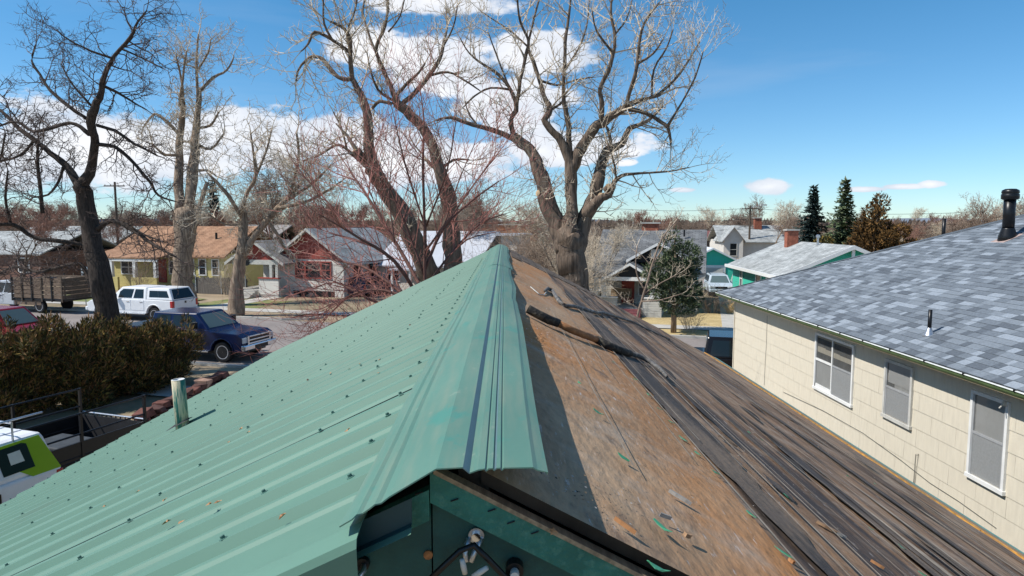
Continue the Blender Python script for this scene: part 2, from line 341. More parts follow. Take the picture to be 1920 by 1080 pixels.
# rake boards
for sgn in (-1, 1):
    mb = MB(); xs = [(-.139, H-.490), (XE+.1, zl(XE+.1)-.09)] if sgn < 0 else [(-.137, H-.456), (XR-.05, zr(XR-.05)-.05)]
    (xa, za), (xb, zb) = xs; wd = .064
    mb.prism([(xa, za), (xb, zb), (xb, zb-wd), (xa, za-wd*.92)] if sgn > 0 else [(xb, zb), (xa, za), (xa, za-wd*.92), (xb, zb-wd)], 'y', YG-.03, YG-.002)
    o = fixn(hbld(mb, 'rake_board', m_fascia, house))
    mb = MB(); mb.prism([(xa, zs), (xb, zt), (xb, zt-wd), (xa, zs-wd)] if False else [(xa+sgn*.001, za), (xb, zb), (xb, zb-.15), (xa+sgn*.001, za-.15)], 'y', YF-.02, YF+.01)
    fixn(hbld(mb, 'rake_board', m_fascia, house))
mb = MB(); mb.prism([(-.13, H-.450), (XR-.02, zr(XR-.02)-.036), (XR-.02, zr(XR-.02)-.046), (-.13, H-.459)], 'y', YG-.034, YG-.004); fixn(hbld(mb, 'rake_trim', m_wood, house))
# deck under both slopes
for nm, x0, x1, f in (('roof_deck', XE+.06, -.141, lambda x: zl(x)-.022), ('roof_deck', -.045, XR-.03, lambda x: zr(x)-.014)):
    mb = MB(); mb.prism([(x0, f(x0)), (x1, f(x1)), (x1, f(x1)-.04), (x0, f(x0)-.04)], 'y', YN+.13, YF-.03)
    fixn(hbld(mb, nm, m_darkwood, house))
# felt courses, laid like scales, wavy
rnd = random.Random(11)
edges = [-.045, .72, 1.52, 2.35, 3.2, XR-.28]
for i in range(5):
    mb = MB(); nx, ny = 8, 90; x0, x1 = edges[i]-(.09 if i else 0), edges[i+1]
    vs = []
    for a in range(nx+1):
        for b in range(ny+1):
            y = YN+.05+(YF-YN-.07)*b/ny; x = x0+(x1-x0)*a/nx
            if a == nx: x += .010*math.sin(y*3+i)+rnd.uniform(-.006, .006)
            z = zr(x)-.004+.012*(5-i)*0+.010*(a/nx)+.003*math.sin(y*2.2+x*3)+.003*math.sin(y*7.3+i*2+x)
            if a == nx: z -= .001
            vs.append((x, y, z+.004))
    mb.add(vs, [(a*(ny+1)+b, (a+1)*(ny+1)+b, (a+1)*(ny+1)+b+1, a*(ny+1)+b+1) for a in range(nx) for b in range(ny)])
    hbld(mb, 'felt_course', m_felt[i], house, smooth=True)['label'] = ['rust-stained tan felt next to the ridge', 'black-streaked felt course', 'brown worn felt course', 'dark streaked felt course', 'sandy felt course along the eave'][i]
# torn bands of bare tar and pale lap lines along the courses
m_tar = M('bare_tar', (.055,.045,.040), .8, .3, 3, bump=.4, bscale=30, fine=.2); over(m_tar, (.20,.145,.10), 2.5, (.46,.62), (3,.3,1), .8, seed=3, detail=8); over(m_tar, (.42,.40,.40), 24, (.66,.72), (2.5,.35,1), .8, seed=8)
m_lap = M('pale_lap', (.36,.29,.215), .9, .3, 6)
rnd = random.Random(17)
def band(nm, xa, xb, ya, yb, m, dz, rag):
    mb = MB(); n = max(6, int((yb-ya)/.11)); vs = []
    for k in range(n+1):
        t = k/n; y = ya+(yb-ya)*t; tp = min(1, 6*t, 6*(1-t)) if nm == 'tar_band' else 1; c = (xa+xb)/2+.02*rag*math.sin(y*1.1+xa*9); hw = (xb-xa)/2*tp
        e0 = c-hw*(1+rag*rnd.uniform(-.25, .25)); e1 = c+hw*(1+rag*rnd.uniform(-.45, .35)); vs += [(e0, y, zr(e0)+dz), (e1, y, zr(e1)+dz)]
    mb.add(vs, [(2*k, 2*k+1, 2*k+3, 2*k+2) for k in range(n)]); hbld(mb, nm, m, house)
for xa, xb, ya, yb in ((.735,.94,YN+.07,9.5),(1.60,1.76,YN+.2,4.4),(2.44,2.56,2.0,7.0)): band('tar_band', xa, xb, ya, yb, m_tar, .0195+(.0015 if xb < .2 else 0), .7)
smb = MB()
for k in range(150):
    x = rnd.uniform(.95, 4.0); y0 = YN+.1+(YF-YN-1)*rnd.random()**1.4; L = rnd.uniform(.25, 1.8); w_ = rnd.uniform(.006, .035); n = 9; vs = []; dr = rnd.uniform(-.02, .02)
    for q in range(n+1):
        t = q/n; xx = x+dr*t+.002*math.sin(q*1.7+k); h_ = w_*math.sin(math.pi*min(.97, max(.03, t)))*rnd.uniform(.5, 1.2); yy = min(y0+L*t, YF-.05); vs += [(xx-h_, yy, zr(xx-h_)+.0205+.00003*k), (xx+h_, yy, zr(xx+h_)+.0205+.00003*k)]
    smb.add(vs, [(2*q, 2*q+1, 2*q+3, 2*q+2) for q in range(n)], 0 if k % 6 else 1)
hbld(smb, 'tar_streaks', [m_tar, m_lap], house, kind='stuff')
for x in (.705, 1.0, 1.11, 1.49, 1.87, 2.34, 3.17): band('lap_line', x, x+.009, YN+.08, YF-.3, m_lap, .0275, .5)
for k in range(22):
    x = .3+k*.165+rnd.uniform(-.05, .05); y0 = YN+.1+rnd.random()*2; band('lap_line', x, x+.0045, y0, y0+rnd.uniform(2, 6), m_lap, .0285, .25)
# torn felt flaps
for px, py, L, wd, ry in ((1360,765,.9,.05,.5), (1250,700,.5,.04,.3), (1480,870,.45,.04,.2), (1405,778,.5,.05,.1)):
    p = PL(px, py, RP); mb = MB(); n = 8
    vs = []
    for k in range(n+1):
        t = k/n; y = p.y+(t-.5)*L; wv = wd*math.sin(math.pi*t)
        vs += [(p.x, y, zr(p.x)+.012), (p.x+wv*.8, y, zr(p.x+wv)+.014+wv*.45)]
    mb.add(vs, [(2*k, 2*k+1, 2*k+3, 2*k+2) for k in range(n)]); hbld(mb, 'felt_flap', M('torn_felt', (.03,.027,.025), .9), house)
# eave: bare batten, orange edge, teal drip edge
for nm, x0, x1, dz, m in (('eave_batten', XR-.218, XR-.058, .024, m_wood), ('orange_sealant', XR-.275, XR-.220, .021, M('orange_sealant', (.52,.27,.06), .7, .3, 14)), ('drip_edge', XR-.056, XR+.015, .029, M('teal_edge', (.05,.26,.27), .4, .1))):
    mb = MB(); ny = 60
    for k in range(ny):
        y0 = YN+.05+(YF-YN-.06)*k/ny; y1 = YN+.05+(YF-YN-.06)*(k+1)/ny; j = .006*math.sin(k*1.7) if nm == 'orange_sealant' else 0
        mb.hexa([(x0+j,y0,zr(x0)-.02),(x1,y0,zr(x1)-.02),(x1,y1,zr(x1)-.02),(x0+j,y1,zr(x0)-.02),(x0+j,y0,zr(x0)+dz),(x1,y0,zr(x1)+dz),(x1,y1,zr(x1)+dz),(x0+j,y1,zr(x0)+dz)])
    hbld(mb, nm, m, house)
mb = MB(); mb.box(XR-.06, XR-.03, YN+.1, YF-.05, zr(XR)-.16, zr(XR)-.03); hbld(mb, 'fascia_board', m_fascia, house)
# old shingle course left at the far end of the bare slope
mold = [M('old_shingle', (.13,.095,.07), .9, .3, 8), M('old_shingle_grey', (.10,.08,.065), .9, .3, 8)]
rnd = random.Random(4); k = 0
for c in range(11):
    x0 = .12+c*.155
    y = YF-2.9+c*.19+rnd.uniform(0, .2)
    while y < YF-.05:
        L = rnd.uniform(.24, .34)
        y1 = min(y+L-.014, YF-.03); x1 = x0+.148
        mb = MB(); e = rnd.uniform(.006, .016)
        mb.hexa([(x0,y,zr(x0)+.006),(x1,y,zr(x1)+.008),(x1,y1,zr(x1)+.008),(x0,y1,zr(x0)+.006),(x0,y,zr(x0)+.012),(x1,y,zr(x1)+.014+e),(x1,y1,zr(x1)+.014+e),(x0,y1,zr(x0)+.012)])
        hbld(mb, 'old_shingle', mold[k % 2], house); k += 1; y += L
# ribbed metal panels
PITCH = .248; PW = PITCH*4
scr = MB(); scr.lathe([(.0095,0),(.0095,.0015),(.0052,.002),(.0052,.008),(.003,.009)], 8)
sme = scr.build('screw', M('screw_head', (.07,.15,.12), .4, .2, 50)); screw_mesh = sme.data; bpy.data.objects.remove(sme)
screw_mesh2 = screw_mesh.copy(); screw_mesh2.materials[0] = M('rusty_screw', (.22,.13,.09), .6, .3, 60)
prof = []
for r in range(4):
    b = r*PITCH
    prof += [(b+.0,.0),(b+.045,.0),(b+.058,.009),(b+.078,.009),(b+.09,.0),(b+.105,.0),(b+.122,.026),(b+.158,.026),(b+.178,.0),(b+.20,.0),(b+.21,.005),(b+.225,.005),(b+.235,0)]
prof.append((PW, 0))
rows = [-.335, -.62, -1.22, -1.82, -2.42, -3.02, -3.62, -4.22, -4.52]
tl = math.atan(LP[1]); rnd = random.Random(8)
YP = 2.30-PW; npan = int((YF-YP)/PW)+1; nscr = 0
for i in range(npan):
    y0 = YP+i*PW; mb = MB(); nx = 14; vs = []; pts = [(py, ph) for py, ph in prof if y0+py < YF+.02]
    if i == 0: pts = [(a, b) for a, b in pts if y0+a > YN-.02]
    if i == npan-1 and len(pts) < 3: continue
    xt = -.10; lift = .0
    jit = rnd.uniform(-.018, .018)
    for a in range(nx+1):
        x = xt+(XE-.03+jit-xt)*a/nx
        for py, ph in pts:
            oc = .0016*math.sin(x*5+i*2+py*3)*math.sin(py/PITCH*math.pi)
            z = zl(x)+ph+oc-.006*(py/PW)+(.004 if py < .02 else 0)
            vs.append((x+.0, y0+py, z))
    n = len(pts); mb.add(vs, [(a*n+b, a*n+b+1, (a+1)*n+b+1, (a+1)*n+b) for a in range(nx) for b in range(n-1)])
    po = hbld(mb, 'metal_panel', m_green, house)
    for r in range(4):
        yy = y0+r*PITCH+.14
        if yy < YN+.03 or yy > YF: continue
        for q, x in enumerate(rows):
            if nscr >= 290 or (yy > 9 and q > 4 and r % 2): continue
            if q and (r+q+i) % 2 and q < 8 and r == 2: continue
            xx = x+rnd.uniform(-.03, .03) if q else x; yj = yy+rnd.uniform(-.012, .012)
            inst('screw', screw_mesh2 if rnd.random() < .06 else screw_mesh, po, Vector((xx, yj, zl(xx)+.024))-hp, (0, -tl, 0)); nscr += 1
# dark lap lines: the raised edge of each overlapping sheet
for i in (1, 4):
    y0 = YP+i*PW; mb = MB(); x0, x1 = (-.29, -4.55) if i == 1 else (-.29, -1.1)
    mb.hexa([(x1,y0-.004,zl(x1)-.01),(x0,y0-.004,zl(x0)-.01),(x0,y0+.003,zl(x0)-.01),(x1,y0+.003,zl(x1)-.01),(x1,y0-.004,zl(x1)+.002),(x0,y0-.004,zl(x0)+.007),(x0,y0+.003,zl(x0)+.007),(x1,y0+.003,zl(x1)+.002)])
    fixn(hbld(mb, 'panel_lap', m_black, house))
# rake trim of the metal at the near gable: a folded flashing with a dark open end
mb = MB(); xa, xb = -.30, XE
mb.prism([(YN-.055, 0), (YN+.05, 0), (YN+.05, .004), (YN-.055, .004)], 'x', 0, 1)
mb = MB()
def strip(xa, xb, sec):
    m_ = MB(); n = len(sec)
    m_.add([(xa, y, zl(xa)+z) for y, z in sec]+[(xb, y, zl(xb)+z) for y, z in sec], [(i, i+1, n+i+1, n+i) for i in range(n-1)]); return m_
o = hbld(strip(-.25, XE, [(YN+.17,.003),(YN+.09,.008),(YN+.0,.012),(YN-.045,.002),(YN-.05,-.012),(YN-.045,-.062),(YN-.03,-.066)]), 'rake_flashing', m_green, house)
sd = o.modifiers.new('thickness', 'SOLIDIFY'); sd.thickness = .002
hbld(strip(-.163, -.29, [(YN+.004,-.040),(YN-.016,-.044)]), 'flashing_lip', m_green, house)  # roof green against the dark return, painting in a sunlit lip
o = hbld(strip(-.165, -.29, [(YN+.02,.008),(YN+.018,-.038),(YN+.004,-.041)]), 'flashing_return', M('flashing_underside', (.02,.06,.065), .4, .1), house)
sd = o.modifiers.new('thickness', 'SOLIDIFY'); sd.thickness = .002
# ridge caps
sec = [(-.285,-.520),(-.262,-.506),(-.255,-.500),(-.246,-.500),(-.232,-.490),(-.224,-.484),(-.214,-.484),(-.200,-.474),(-.119,-.431),(-.072,-.4285),(-.0605,-.4385),(-.046,-.433),(-.0335,-.431),(-.031,-.4345),(-.0275,-.431),(-.0195,-.430),(-.017,-.4335),(-.0135,-.430),(-.006,-.4295),(-.0035,-.433),(.0,-.4295),(.052,-.4285),(.060,-.433),(.0785,-.4375),(.077,-.442)]
def capobj(y0, y1, lift, seed, wav):
    mb = MB(); ny = max(4, int((y1-y0)/.09)); vs = []; n = len(sec)
    for k in range(ny+1):
        y = y0+(y1-y0)*k/ny; tt = min(1, max(0, (y-1.2)/4.5))
        for x, z in sec:
            q = max(0, (x+.046)/.125); ql = max(0, (-.12-x)/.165)
            jag = .004*math.sin(x*160)*ql if k == 0 and seed == 1 else 0
            zz = z-.052*tt*q+lift+.007*wav*q*math.sin(y*2.6+seed)+.0022*math.sin(y*6+seed*2)*(q+ql)-.004*ql*(1 if lift else 0)
            xx = x+(.010*wav*math.sin(y*2.2+seed*1.3)*q)+(.004*math.sin(y*1.5+seed)*ql)
            # near end: left wing is cut back and slants away from the eye
            yy = y+(.06*0 if seed != 1 else -.03*ql*(1-k/ny))-jag
            vs.append((xx, yy, H+zz))
    mb.add(vs, [(k*n+j, k*n+j+1, (k+1)*n+j+1, (k+1)*n+j) for k in range(ny) for j in range(n-1)], 0)
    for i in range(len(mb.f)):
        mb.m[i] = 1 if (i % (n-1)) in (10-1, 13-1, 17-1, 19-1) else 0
    o = hbld(mb, 'ridge_cap', [m_cap, m_capdark], house)
    sd = o.modifiers.new('thickness', 'SOLIDIFY'); sd.thickness = .0025; sd.offset = -1
    return o
for k, (y0, y1, lf, wv) in enumerate(((1.165, 4.05, .005, .3), (3.92, 7.25, 0, 1.0), (7.1, 10.0, .004, 1.2), (9.8, 13.95, 0, .8))):
    capobj(y0, y1, lf, k+1, wv)
# weathered ridge board in the gap under the cap
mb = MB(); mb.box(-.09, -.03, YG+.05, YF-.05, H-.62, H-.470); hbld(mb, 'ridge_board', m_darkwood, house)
# vent pipe in the metal slope
p = PL(342, 798, (-.40, .47))
mv = M('chipped_green_pipe', (.03,.16,.125), .4, .15, 6); over(mv, (.60,.50,.34), 2.2, (.45,.51), (9,9,.8), 1, seed=4)
mb = MB(); r = .050; mb.lathe([(r,-.12),(r,.37),(r-.007,.374),(r-.008,.2)], 28)
pipe = mb.build('vent_pipe', mv, house, smooth=True); pipe.location = p-hp; pipe.rotation_euler = (0, R(-2.5), 0)
mb = MB(); mb.lathe([(r+.001,.372),(r-.009,.375),(r-.010,.30)], 28); mb.build('pipe_rim', m_white, pipe, smooth=True)
mb = MB(); rnd = random.Random(2); n = 22; vs = []
for k in range(n):
    a = 2*math.pi*k/n; rr = .066+rnd.uniform(0, .022)+(.06 if 2.6 < a < 4.2 else 0)*rnd.random()
    dx, dy = rr*math.cos(a), rr*math.sin(a)*.9; vs.append((dx, dy, LP[1]*dx+.024))
mb.add(vs+[(0,0,.05)], [(k, (k+1) % n, n) for k in range(n)]); mb.build('pipe_boot', M('cracked_boot', (.03,.03,.034), .8, .4, 60), pipe)
# hooks, cable and straps on the gable wall
def hook(px, py, kind):
    p = P(px, py, YG-.012)
    return p
p = P(893, 1003, YG-.006)
br = thing('eye_strap_hook', 'galvanised strap with two open hooks screwed to dark green gable', 'hook', p)
mb = MB(); n = 20; ang = R(28)
mb.lathe([(.0,-.004),(.015,-.004),(.015,.0),(.0,.0)], 20, axis='y'); o = mb.build('strap_plate', m_galv, br)
mb = MB(); mb.lathe([(.0,-.011),(.0085,-.011),(.0085,-.004),(.0,-.004)], 10, axis='y'); mb.build('bolt', m_chrome, br)
for s_ in (-1, 1):
    mb = MB(); mb.tube([(s_*.012-.002,-.004,-.004),(s_*.009-.012,-.010,-.03),(-.014+s_*.004,-.018,-.045)], [.005,.0055,.005], 8); mb.build('strap_arm', m_galv, br, smooth=True)
for a, b in (((-.024,-.052,-.022),(-.019,-.045,-.052)), ((.022,-.055,-.036),(-.004,-.048,-.057))):
    mb = MB(); mb.tube([a, tuple((u+v_)/2 for u, v_ in zip(a, b)), b], [.0045,.0055,.005], 10); mb.build('hook', m_offwhite, br, smooth=True)
mb = MB(); a = P(800, 1092, YG-.05); b = P(862, 1033, YG-.05); c = P(888, 1022, YG-.045); d = P(915, 1048, YG-.045); e = P(945, 1080, YG-.04); f = P(975, 1110, YG-.03)
mb.tube([a, (a+b)/2, b, c, d, e, f], [.006,.0062,.006,.0062,.006,.006,.006], 8)
cb = tag(mb.build('service_cable', m_black, smooth=True), 'thick black cable hanging through the hooks on dark green gable', 'cable')
p = P(965, 1075, YG-.03); t = thing('bolt_anchor', 'white-headed bolt beside black cable low on the gable', 'bolt', p)
mb = MB(); mb.lathe([(.0,-.012),(.008,-.012),(.009,-.004),(.006,.03)], 12, axis='y'); mb.build('bolt_head', m_offwhite, t)
mb = MB(); mb.lathe([(.0,.006),(.017,.006),(.017,.03),(.0,.03)], 14, axis='y'); mb.build('washer', m_black, t)
p = P(680, 1070, YG-.01); t = thing('wall_hook', 'small galvanised screw hook on the shaded gable near metal flashing', 'hook', p)
mb = MB(); mb.tube([(.0,.01,.012),(.006,-.02,.010),(-.004,-.035,.0),(-.018,-.03,-.008),(-.026,-.02,-.018)], .0055, 8); mb.build('hook_shank', m_galv, t, smooth=True)
mb = MB(); mb.lathe([(.0,-.003),(.013,-.003),(.013,.01),(.0,.01)], 12, axis='y', org=(.0,.0,.012)); mb.build('hook_base', m_black, t)
p = P(803, 1040, YG-.002); t = tag(MB().lathe([(.0,-.003),(.009,-.003),(.009,.002),(.0,.002)], 9, axis='y').build('rusty_washer', M('rust_metal', (.33,.14,.05), .8, .4, 90)), 'rusty half-round washer at the gable board seam', 'washer'); t.location = p
# nail heads and slots on the rake board
for px, py in ((852, 938), (922, 957), (958, 980), (1003, 999), (785, 925)):
    p = P(px, py, YG-.032); mb = MB(); mb.tube([(-.007,0,-.002),(.007,0,.003)], .0015, 5); o = mb.build('staple', m_black, house); o.location = p-hp
# ---------------------------------------------------------------- cream neighbour with hip roof
XW, XG, ZE, SL = 6.9, 6.55, H-2.14, .43
YC, YB = 21.1, 2.0
nb = thing('cream_house', 'cream shingle-sided house with grey asphalt hip roof and green gutter', 'house', (XW, 11, 0)); np_ = Vector(nb.location)
def nbld(mb, *a, **k):
    mb.v = [(x-np_.x, y-np_.y, z-np_.z) for x, y, z in mb.v]; return mb.build(*a, **k)
m_cream = M('cream_siding', (.62,.565,.455), .75, .05, 3, bump=.12, bscale=70, stretch=(1,6,1))
m_creamd = M('siding_joint', (.40,.355,.275), .85, .1, 5)
mb = MB(); mb.box(XW+.012, XW+11, YB, 20.3, 0, ZE-.02); nbld(mb, 'wall', m_creamd, nb)
def W(px, py):
    r = ray(px, py); t = XW/r.x; return r.y*t, H+r.z*t
wins = []
for q in (((1531.5,623.6),(1529,723),(1599,761),(1605.5,647)), ((1663.7,671.8),(1657.4,774.8),(1710.3,801.5),(1715.7,689.7)), ((1827.5,730.7),(1815,885),(1885.7,924),(1897.4,754))):
    c = [W(*p) for p in q]; yl = (c[0][0]+c[1][0])/2; yr = (c[2][0]+c[3][0])/2; zt = (c[0][1]+c[3][1])/2; zb = (c[1][1]+c[2][1])/2
    wins.append((yr, yl, zb, zt))
# asbestos-style shingle siding, each shingle its own piece
CO = .31; rnd = random.Random(21); shapes = {}
row = 0; z1 = ZE-.05
crn = 20.28
while z1 > 1.2:
    z0 = z1-CO; y = crn-(row % 2)*.30-rnd.uniform(0, .05); 
    segs = [crn, y] if row % 2 else [crn]
    while segs[-1] > 7.0: segs.append(segs[-1]-.61+rnd.uniform(-.012, .012))
    for a, b in zip(segs[1:], segs[:-1]):
        if a < 6.5: continue
        mb = MB(); y0, y1 = a+.002, b-.002; e = rnd.uniform(0, .002)
        mb.hexa([(XW-.010-e,y0,z0+.002),(XW+.008,y0,z0+.002),(XW+.008,y1,z0+.002),(XW-.010-e,y1,z0+.002),(XW-.003,y0,z1+.006),(XW+.008,y0,z1+.006),(XW+.008,y1,z1+.006),(XW-.003,y1,z1+.006)])
        nbld(mb, 'siding_shingle', m_cream, nb)
    z1 = z0; row += 1
mb = MB(); mb.box(XW-.03, XW+.0, 20.285, 20.33, 0, ZE-.03); nbld(mb, 'corner_board', m_cream, nb)
# windows
m_scr = M('insect_screen', (.36,.37,.37), .6, .08, 30)
_t, _n, _l, _b = nodes(m_scr); _tr = _n('ShaderNodeBsdfTransparent'); _mx = _n('ShaderNodeMixShader'); _mx.inputs[0].default_value = .55; _l(_tr.outputs[0], _mx.inputs[1]); _l(_b.outputs[0], _mx.inputs[2]); _l(_mx.outputs[0], _t.nodes['Material Output'].inputs[0])
m_blind = M('white_blind', (.60,.60,.58), .7, .05, 4)
m_alu = M('dull_aluminium', (.42,.43,.44), .45, .08, 9, metal=.3)
for i, (y0, y1, zb, zt) in enumerate(wins):
    cy = (y0+y1)/2
    wd = thing('x', '', ''); 
    for k in list(wd.keys()): del wd[k]
    wd.name = 'window'; wd.parent = nb; wd.location = Vector((XW, cy, zb))-np_
    hw, ht = (y1-y0)/2, zt-zb
    def wb(nm, m, *b, par=wd):
        return MB().box(*b).build(nm, m, par)
    fr = .05
    mb = MB(); x0, x1 = -.045, .01
    for b in ((x0,x1,-hw,-hw+fr,0,ht),(x0,x1,hw-fr,hw,0,ht),(x0-.001,x1,-hw+fr,hw-fr,ht-fr,ht),(x0-.014,x1,-hw-.015,hw+.015,-.045,.012)): mb.box(*b)
    mb.build('frame', m_white if i != 1 else m_offwhite, wd)
    wb('interior', M('dim_interior', (.14,.14,.135), .9, .3, 3), -.008, .006, -hw+fr, hw-fr, .012, ht-fr)  # flat sheet, the unlit room's dimness put into its grey
    mid = ht*.5
    # curtain and blind seen through the pane
    n = 12; mb = MB(); vs = []
    for k in range(n*4+1):
        y = -hw+fr+.02+(2*hw-2*fr-.04)*k/(n*4); vs += [(-.013+.003*math.sin(k*1.9), y, .05), (-.013+.003*math.sin(k*1.9), y, ht-fr-.03)]
    if i != 0:
        keep = [k for k in range(n*4) if (k < n*2.6 if i == 1 else k > n*.5)]
        mb.add(vs, [(2*k, 2*k+2, 2*k+3, 2*k+1) for k in keep]); mb.build('curtain', M('net_curtain', (.5,.5,.48), .8, .15, 8), wd)
    if i == 0:
        # double unit: mullion, blind on the far half, screen on the near one
        wb('mullion', m_white, -.040, .0, .02, .06, .012, ht-fr)
        wb('blind', m_blind, -.016, -.010, .06, hw-fr, .08, mid)
        wb('screen', m_scr, -.026, -.022, -hw+fr, .02, .012, mid)
        wb('meeting_rail', m_alu, -.036, -.006, -hw+fr, .02, mid, mid+.035); wb('meeting_rail', m_white, -.036, -.006, .06, hw-fr, mid+.0, mid+.05)
        wb('sash_sill', m_white, -.034, -.01, .06, hw-fr, .012, .085)
    else:
        wb('blind', m_blind, -.018, -.0165, -hw+fr+.05, hw-fr-.06, mid*.9 if i == 2 else mid*1.2, ht-fr)
        wb('screen', m_scr, -.030, -.026, -hw+fr+.03, hw-fr-.03, .03, mid)
        wb('meeting_rail', m_alu, -.036, -.006, -hw+fr, hw-fr, mid, mid+.035)
    for s_ in (-1, 1): wb('stile', m_alu, -.034, -.008, *( (-hw+fr, -hw+fr+.03) if s_ < 0 else (hw-fr-.03, hw-fr)), .012, ht-fr)
    gm = bpy.data.materials.get('pane_glass')
    if not gm:
        gm = bpy.data.materials.new('pane_glass'); gm.use_nodes = True; b_ = gm.node_tree.nodes['Principled BSDF']; b_.inputs['Alpha'].default_value = .42; b_.inputs['Roughness'].default_value = .05; b_.inputs['Base Color'].default_value = (.07,.075,.075,1); b_.inputs['Specular IOR Level'].default_value = .8
    for za, zc, xx in ((.03, mid, -.020), (mid+.03, ht-fr, -.0245)):
        g = MB(); g.add([(xx,-hw+fr+.02,za),(xx,hw-fr-.02,za),(xx,hw-fr-.02,zc),(xx,-hw+fr+.02,zc)], [(0,3,2,1)]); g.build('pane', gm, wd)
# soffit, fascia, gutter
m_gut = M('green_gutter', (.075,.115,.045), .5, .2, 5); m_gutw = M('white_gutter_lip', (.66,.67,.64), .5, .12, 9)
mb = MB(); mb.box(XG+.10, XW+.3, YB, YC-.12, ZE-.075, ZE-.055); mb.box(XG+.10, XW+8, 20.35, YC-.12, ZE-.075, ZE-.055); nbld(mb, 'soffit', m_offwhite, nb)
mb = MB(); secg = [(XG+.10,-.10),(XG+.06,-.105),(XG+.015,-.09),(XG-.01,-.05),(XG-.012,-.015),(XG-.025,-.008),(XG-.02,.0),(XG-.004,-.004)]
def alongg(sec, y0, y1): 
    m_ = MB(); n = len(sec); m_.add([(x, y0, ZE+z) for x, z in sec]+[(x, y1, ZE+z) for x, z in sec], [(i, i+1, n+i+1, n+i) for i in range(n-1)]); return m_
g = nbld(alongg(secg, YB, YC), 'gutter', m_gut, nb); sd = g.modifiers.new('t', 'SOLIDIFY'); sd.thickness = .004
g = nbld(alongg([(XG-.024,-.005),(XG-.02,.004),(XG+.012,.004),(XG+.012,-.004)], YB, YC), 'gutter_lip', m_gutw, nb)
mb = MB(); mb.box(XG+.10, XG+.125, YB, YC-.1, ZE-.11, ZE+.0); nbld(mb, 'fascia', m_gut, nb)
mb = MB(); mb.box(XG+.012, XG+.10, YB, YC-.05, ZE-.09, ZE-.07); nbld(mb, 'gutter_silt', m_dirt, nb)
for k in range(16):
    y = 20.6-k*.92+random.Random(k).uniform(-.15, .15); mb = MB(); mb.box(XG-.03, XG+.11, y-.012, y+.012, ZE+.004, ZE+.009); mb.box(XG-.03, XG-.018, y-.014, y+.014, ZE-.012, ZE+.018); nbld(mb, 'gutter_strap', m_black, nb)
# hip roof body
RD = 5.6; X0 = XG+.05; zrf = lambda d: ZE+.02+SL*d
def hipP(d, y): return (X0+d, y, zrf(d))
mb = MB(); A = (X0, YC, zrf(0)); Bq = (X0, YB-6, zrf(0)); Rg = (X0+RD, YC-RD, zrf(RD)); Rb = (X0+RD, YB-6, zrf(RD)); Ar = (X0+2*RD, YC, zrf(0)); Br = (X0+2*RD, YB-6, zrf(0))
mb.add([A, Bq, Rg, Rb, Ar, Br], [(0,1,3,2), (0,2,4), (2,3,5,4)])
mb.v = [(x, y, z-.012) for x, y, z in mb.v]; o = fixn(nbld(mb, 'roof_sheathing', M('grey_shingle_far', (.17,.185,.21), .9, .2, 3), nb))
# architectural shingles
m_sh = [M('shingle_charcoal', (.105,.122,.143), .95, .15, 30, spec=.15, bump=.3, bscale=300), M('shingle_slate', (.145,.168,.194), .95, .15, 30, spec=.15, bump=.3, bscale=300),
        M('shingle_grey', (.185,.212,.242), .95, .12, 30, spec=.15, bump=.3, bscale=300), M('shingle_pale', (.26,.295,.335), .95, .12, 30, spec=.15, bump=.3, bscale=300)]
rnd = random.Random(33); EX = .142; tabs = []
cosn = math.cos(math.atan(SL)); nn = Vector((-SL, 0, 1)).normalized()
c = 0
while c*EX*cosn < RD-.1:
    d0 = c*EX*cosn-.02; d1 = d0+(EX+.03)*cosn
    y = 4.0+rnd.uniform(0, .3); ymax = YC-max(0, d0)-.02
    while y < ymax:
        L = rnd.choice((.1,.14,.17,.2,.24,.28,.33)); y1 = min(y+L, ymax)
        tabs.append((d0, d1, y, y1, rnd.choices((0,1,2,3), (2,4,4,2.2))[0], rnd.choice((.004,.008,.009)))); y += L
    c += 1
def tabgeo(mb, t, mi):
    d0, d1, y0, y1, k, th = t
    a = [hipP(d0, y0), hipP(d0, y1), hipP(d1, y1), hipP(d1, y0)]
    lo = [Vector(p)-nn*.004 for p in a]; hi = [Vector(a[0])+nn*(th+.004), Vector(a[1])+nn*(th+.004), Vector(a[2])+nn*.001, Vector(a[3])+nn*.001]
    mb.hexa([lo[0], lo[3], lo[2], lo[1], hi[0], hi[3], hi[2], hi[1]], mi)
def vis(t):
    p = Vector(hipP((t[0]+t[1])/2, (t[2]+t[3])/2))-Vector((0,0,H)); z = p.dot(fwd)
    px = 960+F*p.dot(rgt)/z; return (px < 1905, (t[3]-t[2])/p.length**2)
big = set(sorted([i for i in range(len(tabs)) if vis(tabs[i])[0]], key=lambda i: -vis(tabs[i])[1])[:300])
rest = MB()
for i, t in enumerate(tabs):
    if i in big:
        mb = MB(); tabgeo(mb, t, 0); nbld(mb, 'shingle', m_sh[t[4]], nb)
    else: tabgeo(rest, t, t[4])
nbld(rest, 'shingles', m_sh, nb, kind='stuff')
mb = MB(); mb.hexa([Vector(A)+Vector((-.1,.1,-.03)), Vector(A)+Vector((.1,.1,-.03)), Vector(Rg)+Vector((.1,.1,-.03)), Vector(Rg)+Vector((-.1,-.1,-.03)), Vector(A)+Vector((-.05,0,.012)), Vector(A)+Vector((.02,.05,.012)), Vector(Rg)+Vector((.1,.1,.022)), Vector(Rg)+Vector((-.1,-.1,.022))])
fixn(nbld(mb, 'hip_cap', m_sh[1], nb))
